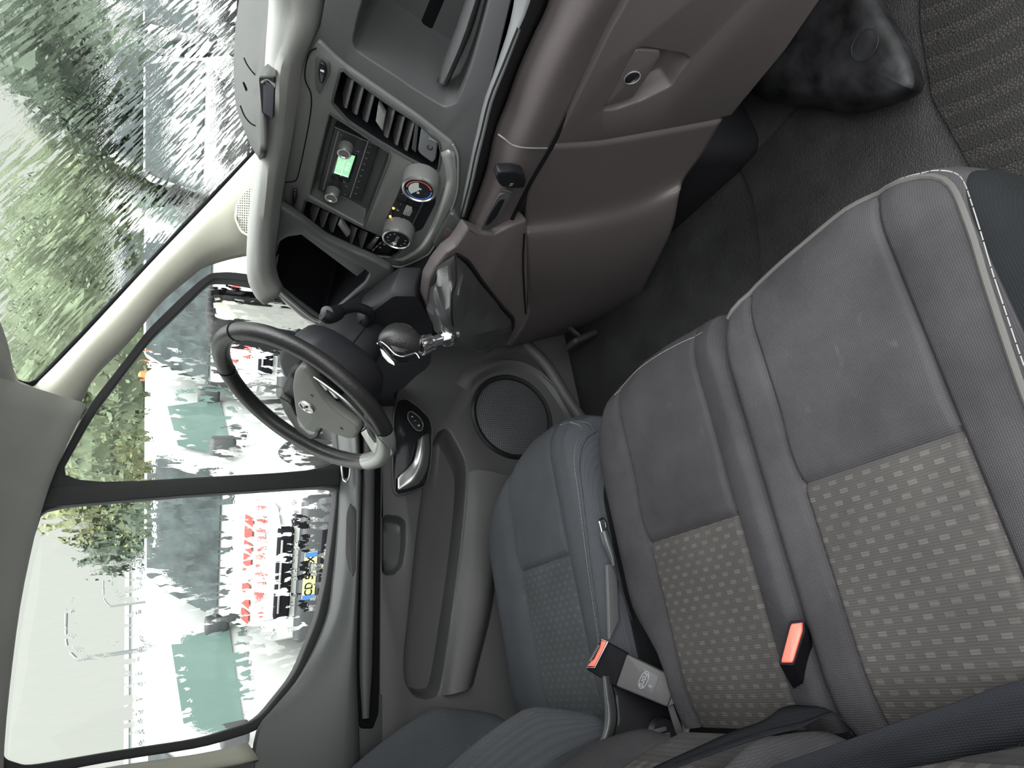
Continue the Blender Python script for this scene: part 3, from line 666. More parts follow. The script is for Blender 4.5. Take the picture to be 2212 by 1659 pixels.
sC2 = [p+V((-.004, 0, .002)) for p in sC]
loft('mid_panel', [sC2, mM, mG], M_brown, dash, 50, 6, .008)
tube('panel_seam', [p+V((-.002, 0, .001)) for p in mG], .0035, M_deep, dash, n=60, seg=8)
def seam(s, name='trim_seam', r=.0013, m=None, par=None): return tube(name, Q3(s), r, m or M_dimmark, par or dash, n=24, seg=6)
seam('1076,290,.752 1090,300,.746 1105,312,.744 1125,318,.744 1150,320,.752 1182,320,.765')
PG = (1, 0, .183, .974); nG = toward(PG)
gb = Q(shift(PG, .002), '1424,-170 1356,0 1320,65 1266,174 1198,312 1300,304 1420,283 1530,262 1580,250 1700,105 1772,0 1890,-170')
hr = rnd(Q(shift(PG, .002), '1303,239 1323,203 1374,106 1392,103 1479,118 1490,128 1464,163 1450,186 1388,217 1330,237'), .2)
gb = xe(gb)
plate('glovebox_door', gb, [hr], nG, .03, M_brown, dash, .004)
recess('handle_cup', hr, nG, .035, M_brown, dash, .8, .004)
lv = plate('latch_lever', rnd(Q(shift(PG, .001), '1306,229 1338,165 1374,107 1426,110 1427,122 1400,165 1367,213'), .15), [], nG, .012, M_brown, dash, .003)
lk = oP(1366, 168, shift(PG, .003)); lathe('lock_barrel', [(.0, .001), (.010, .001), (.0125, 0), (.0125, -.005)], lk, nG, M_gloss, lv, 24, False)
tube('lock_ring', [lk+V((0, math.cos(a)*.0125, math.sin(a)*.0125)) for a in [i*math.pi/12 for i in range(24)]], .0012, M_silver, lv, seg=6, closed=True)
# console block below the stack
bl = [Q(shift(PG, .001), '1198,311 1300,304 1420,283 1560,258'), Q(shift(PG, .002), '1148,394 1260,385 1380,370 1518,332'), Q(shift(PG, .008), '1136,480 1250,462 1370,432 1476,390'), Q(shift(PG, .03), '1138,515 1250,505 1370,480 1466,425'),
      Q(shift(PG, .05), '1140,600 1250,582 1360,558 1448,505'), Q(shift(PG, .052), '1141,680 1185,656 1280,640 1396,612'), Q(shift(PG, .03), '1106,742 1180,718 1270,692 1385,645'), Q(shift(PG, -.06), '1090,760 1170,740 1260,715 1370,665')]
loft('centre_console', bl, M_brown, dash, 40, 6, .01)
ctop = Q3('1084,520,.742 1100,488,.75 1138,478,.744 1138,540,.724 1140,620,.702 1141,682,.69 1118,714,.69 1106,748,.70 1080,745,.70 960,700,.735 925,640,.74 912,600,.75 930,560,.755 960,515,.76 1000,485,.765')
CT = (1, .30, .30, 1.075)
ctop = Q(CT, '1012,492 1040,504 1070,506 1100,490 1140,474 1141,540 1141,620 1141,684 1120,716 1104,748 1070,746 985,740 936,692 920,650 926,606 944,574 966,546 985,532 998,515')
plate('console_top', rnd(ctop, .12), [], toward(CT), .03, M_brown, dash, .006)
tube('console_crease', Q(shift(CT, .003), '1133,505 1130,560 1132,620 1136,678'), .002, M_deep, dash, n=14, seg=6)
# socket cap and card slot
PM_ = (1, 0, .183, .944)
capc = rnd(Q(PM_, '1071,385 1078,372 1110,370 1133,376 1138,395 1134,408 1105,409 1082,405'), .25)
cp = plate('socket_cap', capc, [], toward(PM_), .02, M_black, dash, .005)
text('cap_symbol', 'N', oP(1105, 399, shift(PM_, .0015)), (0, -1, 0), toward(PM_), .010, M_dimmark, cp, .0004)
plate('cap_hinge_clip', Q(shift(PM_, .002), '1080,411 1101,414 1101,418 1080,415'), [], toward(PM_), .004, M_satin, dash, .0005)
sl = rnd(Q(shift(PM_, .001), '1079,420 1108,414 1090,450 1068,490 1054,499 1040,496 1052,470'), .2)
plate('card_slot', sl, [], toward(PM_), .003, M_dash, dash, .001)
tube('slot_rim', sl, .0010, M_belt, dash, seg=6, closed=True)
plate('slot_floor', rnd(Q(shift(PM_, .0018), '1080,432 1092,430 1072,470 1056,486 1048,488 1058,465'), .2), [], toward(PM_), .002, M_black, dash, .0005)

# ---- centre stack
nS = nA
stack_o = rnd(Q(PA2, '687,86 725,124 753,147 829,200 905,253 953,291 976,309 986,329 988,380 985,418 970,460 933,537 912,555 870,574 850,574 808,562 766,543 704,516 652,476 631,460 600,443 600,420 612,340 632,220 655,140'), .18)
ventR = rnd(Q(PA2, '718,223 720,210 735,154 743,152 753,162 829,218 905,268 948,307 953,329 948,367 940,372 880,342 816,304 753,263'), .15)
ventL = rnd(Q(PA2, '652,470 654,456 660,433 667,433 725,462 787,493 822,508 866,530 862,545 845,557 808,553 746,526 704,506 662,481'), .15)
bay = rnd(Q(PA2, '713,246 842,330 839,350 786,489 669,424 688,340'), .06)
plate('stack_panel', stack_o, [ventR, ventL, bay], nS, .012, M_stack, dash, .004)
recess('vent_duct', ventR, nS, .06, M_deep, dash, .9, .004); recess('vent_duct', ventL, nS, .06, M_deep, dash, .9, .004)
recess('radio_bay', bay, nS, .035, M_dash, dash, .93, .003)
tube('vent_frame', ventR, .0022, M_belt, dash, seg=8, closed=True); tube('vent_frame', ventL, .0022, M_belt, dash, seg=8, closed=True)
tube('stack_edge', Q(shift(PA2, .001), '978,312 988,335 989,380 986,418 971,461 934,538 913,556 871,575 850,575 808,563'), .0022, M_silver, dash, n=50, seg=8)
loft('stack_chin', [Q(shift(PA2, .003), '952,330 962,380 955,420 930,490 905,530 870,555 850,560'), Q(shift(PA2, .010), '968,325 977,380 971,420 950,470 925,525 900,548 866,566'), Q(shift(PA2, .002), '984,330 987,380 984,418 969,460 932,537 911,555 868,573')], M_silver, dash, 30, 4, .003)
tube('bay_edge', Q(shift(PA2, .001), '843,332 839,350 812,420 787,489'), .0018, M_satin, dash, n=12, seg=6)
tube('bay_edge', Q(shift(PA2, .001), '712,245 760,276 842,330'), .002, M_belt, dash, n=12, seg=6)
def slat(q, n=10):
    a, b, c, d = q
    P = [oP(x, y, shift(PA2, -z)) for x, y, z in ((a[0], a[1], .002), (b[0], b[1], .002), (c[0], c[1], .035), (d[0], d[1], .035))]
    return plate('vent_slat', P, [], (P[1]-P[0]).cross(P[2]-P[0]).normalized()*(-1 if (P[1]-P[0]).cross(P[2]-P[0]).dot(CAM-P[0]) < 0 else 1), .003, M_stack, dash, .0008)
for x, y in ((762, 172), (784, 186), (807, 202), (851, 236), (872, 252), (893, 264)):
    slat(((x, y), (x-16, y+62), (x-28, y+52), (x-10, y-6)))
for x, y in ((688, 448), (708, 458), (729, 468), (770, 492), (792, 502)):
    slat(((x, y), (x-12, y+34), (x-26, y+24), (x-8, y-8)))
plate('vent_tab', Q(shift(PA2, .004), '817,224 832,250 826,284 811,262'), [], nS, .012, M_silver, dash, .0015)
plate('vent_tab', Q(shift(PA2, .004), '733,478 738,480 755,507 749,514 729,486'), [], nS, .012, M_silver, dash, .0015)
# hazard button and switch pads in the vent ends
hb = plate('hazard_button', rnd(Q(shift(PA2, .001), '910,272 935,290 945,312 941,345 934,353 908,334 902,325'), .2), [], nS, .012, mat('button_grey', (.11, .115, .125), .35), dash, .003)
text('button_mark', 'C', oP(929, 320, shift(PA2, .0022)), (0, -1, 0), nS, .014, M_deep, hb, .0003)
plate('vent_bar', Q(shift(PA2, .0), '897,266 904,271 898,330 889,322'), [], nS, .01, M_belt, dash, .001)
sb = plate('switch_pad', rnd(Q(shift(PA2, .001), '826,520 850,526 846,543 836,549 812,546'), .15), [], nS, .01, M_black, dash, .002)
plate('vent_bar', Q(shift(PA2, .001), '812,513 819,514 802,540 792,536'), [], nS, .01, M_satin, dash, .001)
for i in range(3): plate('pad_mark', Q(shift(PA2, .0025), f'{822-i*7},{523+i*7} {824-i*7},{524+i*7} {819-i*7},{529+i*7} {817-i*7},{528+i*7}'), [], nS, .0005, M_dimmark, sb, .0001)
text('pad_symbol', '#', oP(830, 528, shift(PA2, .0025)), (0, -1, 0), nS, .007, M_dimmark, sb, .0003)
text('pad_symbol', 'A', oP(821, 535, shift(PA2, .0025)), (0, -1, 0), nS, .007, M_dimmark, sb, .0003)
# radio
PR = shift(PA2, -.018)
rad = thing('car_radio', oP(760, 360, PR), 'black car radio with lit green display in the centre stack', 'radio')
plate('faceplate', Q(PR, '722,274 818,316 780,436 687,410'), [], nS, .015, mat('radio_black', (.022, .022, .025), .35), rad, .002)
tube('radio_edge', Q(shift(PR, .001), '731,284 698,410'), .0011, M_dimmark, rad, seg=6)  # pale line paints the highlight running along the faceplate edge
tube('radio_edge', Q(shift(PR, .001), '796,303 756,427'), .0011, M_dimmark, rad, seg=6)
bz = plate('display_bezel', rnd(Q(shift(PR, .0015), '731,322 771,334 772,340 755,393 748,397 716,388 713,380'), .12), [], nS, .003, M_gloss, rad, .0008)
sn = plate('display', Q(shift(PR, .0025), '733,329 767,338 752,384 721,374'), [], nS, .001, M_screen, rad, .0002)
M_seg = mat('lcd_segment', (.2, .5, .3), .4, emit=((.62, 1, .68), .6))
tube('display_line', Q(shift(PR, .003), '748,333 736,380'), .0006, M_seg, sn, seg=6)
tube('display_line', Q(shift(PR, .003), '722,372 751,382'), .0008, M_seg, sn, seg=6)
text('display_digits', '12:31', oP(735, 357, shift(PR, .003)), (.05, -1, -.05), nS, .012, M_seg, sn, .0002)
text('display_digits', 'FM 98', oP(752, 360, shift(PR, .003)), (.05, -1, -.05), nS, .010, M_seg, sn, .0002)
for x, y in ((748, 316), (720, 412)):
    k = lathe('radio_knob', [(.0135, 0), (.0130, .012), (.0125, .016), (.0115, .018)], oP(x, y, PR), nS, M_stack, rad, 32)
    c = oP(x, y, PR)+nS*.018; lathe('knob_ring', [(.0128, -.001), (.0120, .0015), (.0095, .0015), (.0085, 0)], c, nS, M_satin, k, 32, False)
for i in range(9):
    x, y = 797-i*3.9, 317+i*12.6
    text('button_mark', '1234567||'[i], oP(x+2, y, shift(PR, .001)), (0, -1, 0), nS, .006, M_dimmark, rad, .0003)
for x, y in ((736, 291), (779, 301), (773, 327), (748, 402), (745, 420)): text('button_mark', ')', oP(x, y, shift(PR, .001)), (0, -1, 0), nS, .006, M_dimmark, rad, .0003)
# climate controls
PH = shift(PA2, .004)
hv = thing('climate_panel', oP(890, 460, PH), 'climate control panel with two silver ringed dials and orange lights', 'controls')
plate('control_plate', rnd(Q(shift(PH, -.001), '868,397 905,400 940,425 941,440 912,496 880,508 838,492 833,475 855,430'), .12), [], nS, .008, M_black, hv, .0015)
for s in ('855,432 918,456', '884,421 862,484', '851,448 846,468'): tube('key_gap', Q(shift(PH, .0), s), .0009, M_deep, hv, seg=6)
tube('key_edge', Q(shift(PH, .0005), '916,434 888,492'), .0013, M_belt, hv, seg=6)
plate('airflow_key', rnd(Q(shift(PH, .001), '878,443 890,449 891,458 885,468 869,463'), .15), [], nS, .004, M_dimmark, hv, .0008)
for x, y in ((850, 450), (843, 468)): lathe('indicator_light', [(.0, .0015), (.0022, .001), (.0026, -.001)], oP(x, y, PH), nS, M_amber, hv, 12, False)
for x, y, s in ((872, 419, '*'), (898, 431, 'Ac'), (859, 454, '#'), (853, 472, 'o'), (877, 480, 'o'), (865, 441, '~'), (884, 456, ')))')): text('key_symbol', s, oP(x, y, shift(PH, .002)), (0, -1, 0), nS, .008, M_dimmark, hv, .0003)
def dial(x, y, r, two):
    # x,y is the centre of the front face
    c = oP(x, y, shift(PH, .030)); b = c-nS*.032
    d = lathe('climate_dial', [(r*1.04, 0), (r*1.04, .01), (r, .026), (r*.97, .030)], b, nS, M_stack, hv, 48)
    lathe('dial_ring', [(r*.99, .0285), (r*.97, .0325), (r*.88, .0335), (r*.83, .0315)], b, nS, M_satin, d, 48, False)
    lathe('dial_face', [(0, .0315), (r*.84, .0315)], b, nS, M_gloss, d, 48, False)
    e1, e2, n_ = frame(nS)
    def arc(nm, a0, a1, r0, r1, m):
        vs = []; fs = []
        for i in range(17):
            a = math.radians(a0+(a1-a0)*i/16)
            for rr in (r0, r1): vs.append(b+n_*.0322+(e1*math.cos(a)+e2*math.sin(a))*rr*r)
        for i in range(16): fs.append((2*i, 2*i+1, 2*i+3, 2*i+2))
        mk(nm, vs, fs, m, d, False)
    if two:
        arc('warm_arc', -60, 100, .66, .74, mat('warm_red', (.5, .10, .09), .5)); arc('cold_arc', 120, 290, .66, .74, mat('cold_blue', (.06, .16, .5), .5))
        arc('pale_face', 20, 150, .0, .6, mat('dial_pale', (.45, .47, .45), .4))
        for k, (q, s) in enumerate(((-.2, 'o'), (.15, 'x'))): text('dial_symbol', s, b+n_*.0328+e1*q*r, (0, -1, 0), nS, .010, M_white, d, .0003)
    else:
        for k in range(9):
            a = math.radians(30+k*33); text('dial_number', '0AUTO1234'[k], b+n_*.0325+(e1*math.cos(a)+e2*math.sin(a))*r*.6, (0, -1, 0), nS, .006, M_dimmark, d, .0003)
        text('dial_text', 'AUTO', b+n_*.0325, (0, -1, 0), nS, .008, M_dimmark, d, .0003)
        P_ = b+n_*.0325+e1*(-.55*r)+e2*(.0); mk('pointer', [P_+e1*.006-e2*.004, P_-e1*.006, P_+e1*.006+e2*.006], [(0, 1, 2)], M_white, d, False)
dial(905, 411, .0315, True); dial(857, 518, .0295, False)
# little rocker switches at the top of the stack
for s, w in (('681,126 692,122 712,137 713,158 700,186 690,204 683,192 680,160', '690,133 703,142 706,162 697,184 690,180 686,158'), ('628,406 640,404 646,420 644,440 634,462 626,448', '632,410 640,412 642,430 634,448 630,436')):
    t = plate('switch_surround', rnd(Q(shift(PA2, .003), s), .2), [], nS, .006, M_dash, dash, .001)
    plate('rocker', rnd(Q(shift(PA2, .009), w), .3), [], nS, .008, M_gloss, t, .003)
plate('rocker_mark', Q(shift(PA2, .0105), '692,150 700,153 700,157 692,154'), [], nS, .0005, M_white, dash, .0001)
seam_pts = '683,104 668,114 659,150 660,175 672,205 670,250 655,330 642,385 634,392 615,394'
tube('stack_seam', Q(shift(PA2, .001), seam_pts), .0010, M_deep, dash, n=50, seg=6)
seam('928,299,.80 955,312,.80 985,318,.80 1014,316,.80', 'face_seam')
# small tab with button below the stack
PT = shift(PA2, .012)
tb = plate('button_tab', rnd(Q(PT, '970,462 980,463 996,481 997,490 968,537 938,536 935,526 955,488'), .15), [], nS, .03, M_dash, dash, .004)
plate('tab_button', rnd(Q(shift(PT, .002), '965,493 984,506 979,516 970,522 957,512'), .15), [], nS, .004, mat('tab_key', (.09, .06, .055), .4), tb, .001)
# ---- instrument pod seen from its open side
PB = (1, 0, -.333, .330); nB = toward(PB)
pod_o = rnd(Q(PB, '583,452 604,446 652,478 704,518 766,546 808,564 842,582 850,600 830,625 800,632 780,650 745,690 715,715 690,706 650,686 598,640 574,600 570,560 575,500'), .15)
pod_h = rnd(Q(PB, '589,591 594,557 604,524 621,514 660,508 676,517 721,546 784,580 797,592 786,612 767,628 727,664 700,690 689,684 637,646 603,618'), .15)
plate('instrument_surround', pod_o, [pod_h], nB, .02, M_dash, dash, .006)
recess('instrument_well', pod_h, nB, .16, M_deep, dash, .75, .006)
tube('pod_edge', Q(shift(PB, .004), '588,600 603,626 636,656 688,694 735,690'), .004, M_silver, dash, n=24, seg=8)
loft('pod_flank', [Q(shift(PB, .003), '586,600 601,628 634,660 686,700'), Q(shift(PB, -.03), '583,604 598,634 630,668 684,710')], M_pad, dash, 14, 3, .004)
rbox('lower_cover', (.97, .42, .99), (.22, .66, .56), [(1, 0, .0), (0, 1, 0), (0, 0, 1)], M_dash, dash, .05, 4)
seam('846,574,.80 865,566,.795 900,548,.785 930,530,.78', 'edge_line', .002, M_silver)

# ================================================================ STEERING WHEEL
WC = V((.52, .38, 1.455)); T39 = math.radians(39)
wn = V((-math.cos(T39), 0, math.sin(T39))); we1 = V((0, 1, 0)); we2 = wn.cross(we1)
if we2.z < 0: we2 = -we2
whl = thing('steering_wheel', WC, 'black leather steering wheel with silver lower spoke and grey airbag centre', 'steering wheel')
def wp(a, r, d=0): a = math.radians(a); return WC+(we1*math.cos(a)+we2*math.sin(a))*r+wn*d
def rim(nm, a0, a1, r, m, R_=.1935):
    full = abs(a1-a0) >= 360; k = max(6, int(abs(a1-a0)/4))
    return tube(nm, [wp(a0+(a1-a0)*i/k, R_) for i in range(k if full else k+1)], r, m, whl, seg=18, closed=full, flat=1.12, rot0=wn)
rim('rim', 0, 360, .0165, M_leather)
rim('rim_segment', 236, 292, .0178, M_silver)
for a in (236, 292, 62, 118): rim('rim_seam', a-.5, a+.5, .0176, M_deep)
tube('rim_trim', [oP(x, y, (wn.x, wn.y, wn.z, wn.dot(WC)+.016)) for x, y in S('650,796 700,830 750,869 800,921 826,954 838,974')], [.001, .003, .0035, .0035, .003, .001], M_satin, whl, n=30, seg=8)
PW = (wn.x, wn.y, wn.z, wn.dot(WC)+.022)
pad = plate('airbag_cover', rnd([oP(x, y, PW) for x, y in S('645,792 634,806 630,838 635,877 639,903 659,929 680,937 692,926 715,936 750,949 766,949 775,932 771,922 731,893 702,866 685,840 672,815 658,796')], .25), [], wn, .022, M_airbag, whl, .006)
bd_ = oP(663, 878, shift(PW, .001))
lathe('badge', [(.0, .002), (.013, .002), (.014, .004), (.0165, .004), (.0175, .0), (.0175, -.004)], bd_, wn, M_satin, pad, 36, False)
mk('badge_bolt', [bd_+wn*.003+we1*a+we2*b for a, b in ((.013, .0015), (.001, .004), (.002, -.0015), (-.013, -.0005), (-.001, -.004), (-.002, .0015))], [(0, 1, 2, 3, 4, 5)], M_deep, pad, False)
text('airbag_mark', 'A', oP(674, 855, shift(PW, .001)), (0, -1, 0), wn, .011, M_black, pad, .0003)
text('airbag_mark', '*', oP(741, 928, shift(PW, .001)), (0, -1, 0), wn, .018, M_black, pad, .0003)
PW0 = (wn.x, wn.y, wn.z, wn.dot(WC)+.006)
lsp = plate('left_spoke', rnd([oP(x, y, PW0) for x, y in S('628,872 640,898 663,925 694,922 686,945 672,952 640,932 612,890 600,856')], .2), [], wn, .02, M_leather, whl, .005)
plate('control_pad', rnd([oP(x, y, shift(PW0, .004)) for x, y in S('641,890 648,897 663,925 692,926 678,940 668,940 646,922 640,905')], .15), [], wn, .012, M_silver, lsp, .003)
mk('control_cursor', [oP(x, y, shift(PW0, .0046)) for x, y in S('642,898 649,906 652,902 658,903 664,919 655,913 648,909')], [(0, 1, 2, 3, 4, 5, 6)], M_deep, lsp, False)
plate('bright_key', [oP(x, y, shift(PW0, .006)) for x, y in S('673,912 677,914 663,929 660,927')], [], wn, .003, M_chrome, lsp, .0005)
rsp = plate('right_spoke', rnd([oP(x, y, PW0) for x, y in S('668,806 690,815 735,856 728,880 700,864 682,836')], .2), [], wn, .02, M_black, whl, .005)
for s in ('681,818 690,822 708,842 703,845', '708,842 722,852 731,862 722,860'): plate('spoke_key', [oP(x, y, shift(PW0, .008)) for x, y in S(s)], [], wn, .005, M_satin, rsp, .001)
plate('lower_spoke', rnd([oP(x, y, shift(PW0, .004)) for x, y in S('777,934 791,926 800,942 811,957 816,956 815,948 800,921 803,914 824,938 848,972 850,982 835,996 820,998 800,972')], .12), [], wn, .014, M_satin, whl, .003)
rbox('hub', WC-wn*.03, (.13, .11, .05), [we1, we2, wn], M_black, whl, .02)
# stitching on the leather grips
for a0, a1 in ((150, 225), (300, 400)):
    for i in range(int((a1-a0)/2.2)):
        a = a0+i*2.2
        tube('stitch_run', [wp(a, .1935-.0163, .003), wp(a+1.1, .1935-.0163, -.003)], .0006, M_stitch, whl, seg=4) if i % 1 == 0 and i < 0 else None
# column
axd = -wn
col = thing('steering_column', WC+axd*.2, 'dark plastic steering column shroud behind the wheel', 'steering column')
def csec(d, hw, hu, n=28, p=3.2, dz=0):
    out = []
    for i in range(n):
        a = 2*math.pi*i/n; c, s = math.cos(a), math.sin(a); q = (abs(c)**p+abs(s)**p)**(-1/p)
        out.append(WC+axd*d+we1*c*q*hw+we2*(s*q*hu+dz))
    return out
def cloft(nm, secs, m, par): 
    k = len(secs[0]); vs = [p for s_ in secs for p in s_]; fs = []
    for i in range(len(secs)-1):
        for j in range(k): fs.append((i*k+j, i*k+(j+1) % k, (i+1)*k+(j+1) % k, (i+1)*k+j))
    fs += [tuple(range(k)), tuple(range((len(secs)-1)*k, len(secs)*k))]
    return mk(nm, vs, fs, m, par, True, 50)
cloft('collar', [csec(.050, .085, .085, p=2.3), csec(.060, .100, .105, p=2.3, dz=-.008), csec(.105, .102, .108, p=2.4, dz=-.012), csec(.128, .09, .10, p=2.4, dz=-.01)], M_shroud, col)
cloft('column_shroud', [csec(.118, .075, .07), csec(.13, .082, .075), csec(.20, .082, .066), csec(.27, .066, .052), csec(.33, .05, .04, dz=-.01)], M_shroud, col)
kp = rnd(QX(.66, '770,700 850,640 900,640 935,700 930,785 919,798 897,814 875,836 849,850 856,880 862,908 868,960 852,1000 820,985 790,900 760,800'), .12)
kc = sum(kp, V())/len(kp)
cloft('knee_panel', [kp, [p+V((.015, 0, 0))+(p-kc)*.02 for p in kp], [p+V((.06, 0, -.02))+(p-kc)*.02 for p in kp]], M_shroud, dash)
tube('shroud_seam', [WC+axd*d+we1*-.0865+we2*-.012 for d in (.125, .2, .28)], .0012, M_deep, col, seg=6)
# wiper stalk
sk = thing('wiper_stalk', oY(790, 690, .30), 'black wiper stalk with rounded knob above the column', 'stalk')
tube('arm', Y3('778,692,.315 792,694,.29 800,684,.265 795,672,.245 770,664,.235 742,668,.228 722,676,.222'), [.013, .012, .011, .010, .010, .011, .012], M_black, sk, n=24, seg=14)
tube('knob', Y3('738,672,.228 728,676,.222 716,680,.216 706,682,.210 697,678,.206'), [.010, .0150, .0165, .0160, .012], M_black, sk, n=14, seg=18)
lathe('knob_cap', [(0, .002), (.010, .001), (.0115, 0)], oY(706, 674, .20), (CAM-oY(706, 674, .2)).normalized(), M_dash, sk, 24, False)
# hidden stalk pivot ring on the column
tube('ignition_ring', [oY(862+30*math.cos(a), 718+18*math.sin(a), .29) for a in [i*math.pi/12 for i in range(24)]], .004, M_dash, col, seg=8, closed=True)

# ================================================================ GEAR LEVER
gl = thing('gear_lever', oY(1020, 640, .12), 'gear lever with black knob, chrome collars and creased leather boot', 'gear lever')
ka, kb = oY(905, 748, .085), oY(820, 728, .085); kd = (kb-ka)
kn = []
kax = kd.normalized(); ke1, ke2, _ = frame(kax)
tocam = (CAM-ka); tocam = (tocam-kax*tocam.dot(kax)).normalized(); sd = kax.cross(tocam)
def ksec(t, w_, h_, off=0):
    return [ka+kd*t+sd*(w_*math.cos(a)+off)+tocam*h_*math.sin(a) for a in [2*math.pi*i/28 for i in range(28)]]
sg = 1 if (ka+kd*.4+sd*.02-oY(870, 790, .085)).length < (ka+kd*.4-sd*.02-oY(870, 790, .085)).length else -1
cloft('knob', [ksec(0, .013, .013), ksec(.04, .019, .018), ksec(.2, .024, .023, -.003*sg), ksec(.45, .027, .026, -.005*sg), ksec(.7, .026, .025, -.004*sg), ksec(.86, .021, .021, -.001*sg), ksec(.96, .014, .014), ksec(1.01, .006, .006)], M_leather, gl)
# chrome wave line, black lower shell and crest
PK = None
def kpt(x, y, d=.03): return oY(x, y, .085-d)
tube('knob_line', [kpt(x, y, .026) for x, y in S('815,742 822,738 836,748 852,764 868,770 886,766 898,763 906,774')], .0016, M_chrome, gl, n=30, seg=8)
cloft('knob_shell', [ksec(.03, .010, .010, .010*sg), ksec(.12, .017, .016, .016*sg), ksec(.35, .021, .022, .017*sg), ksec(.65, .020, .022, .014*sg), ksec(.92, .014, .016, .004*sg), ksec(.99, .006, .008, .0)], M_gloss, gl)
plate('shift_crest', rnd([kpt(x, y, .030) for x, y in S('820,752 828,756 840,770 852,783 853,791 838,783 826,770')], .2), [], (CAM-ka).normalized(), .004, M_satin, gl, .001)
sh0, sh1 = ka, oY(985, 722, .085); sa = (sh1-sh0).normalized(); Ls = (sh1-sh0).length
lathe('chrome_collar', [(.016, .0), (.0185, .002), (.0185, .014), (.0165, .018), (.0165, .026), (.0115, .028), (.0105, .034), (.0105, .046), (.017, .054), (.0185, .058), (.0185, .064), (.015, .070), (.013, .074)], sh0, sa, M_chrome, gl, 16)
lathe('rod', [(.007, .06), (.007, .084)], sh0, sa, M_satin, gl, 12)
CTf = shift(CT, .004)
bf = rnd(Q(CTf, '988,550 1012,566 1040,608 1078,656 1108,688 1108,706 1090,742 1070,748 1040,745 985,735 945,690 932,650 938,610 952,575'), .2)
tube('boot_frame', bf, .0045, M_black, gl, seg=10, closed=True)
nb = len(bf); tip = sh0+sa*.080; up_ = (CAM-sh0).normalized()
rings = [bf]
for t, s_ in ((.15, 1.0), (.32, .90), (.52, .74), (.70, .58), (.84, .44), (.95, .30), (1.0, .17)):
    c0 = sum(bf, V())/nb; c = c0.lerp(tip, t)+up_*.035*math.sin(math.pi*t)**.8; ring = []
    for i, p in enumerate(bf):
        ph = 2*math.pi*i/nb; wob = 1+.10*math.sin(5*ph+t*7)*math.sin(math.pi*t)+.06*math.sin(11*ph-t*11)*math.sin(math.pi*t)
        ring.append(c+(p-c0)*s_*wob)
    rings.append(ring)
bt = cloft('boot', rings, M_boot, gl)
sm = bt.modifiers.new('sub', 'SUBSURF'); sm.levels = 1; sm.render_levels = 1
tube('boot_seam', [rings[k][3]+toward(CT)*.002 for k in range(len(rings))], .0015, M_deep, gl, n=24, seg=6)

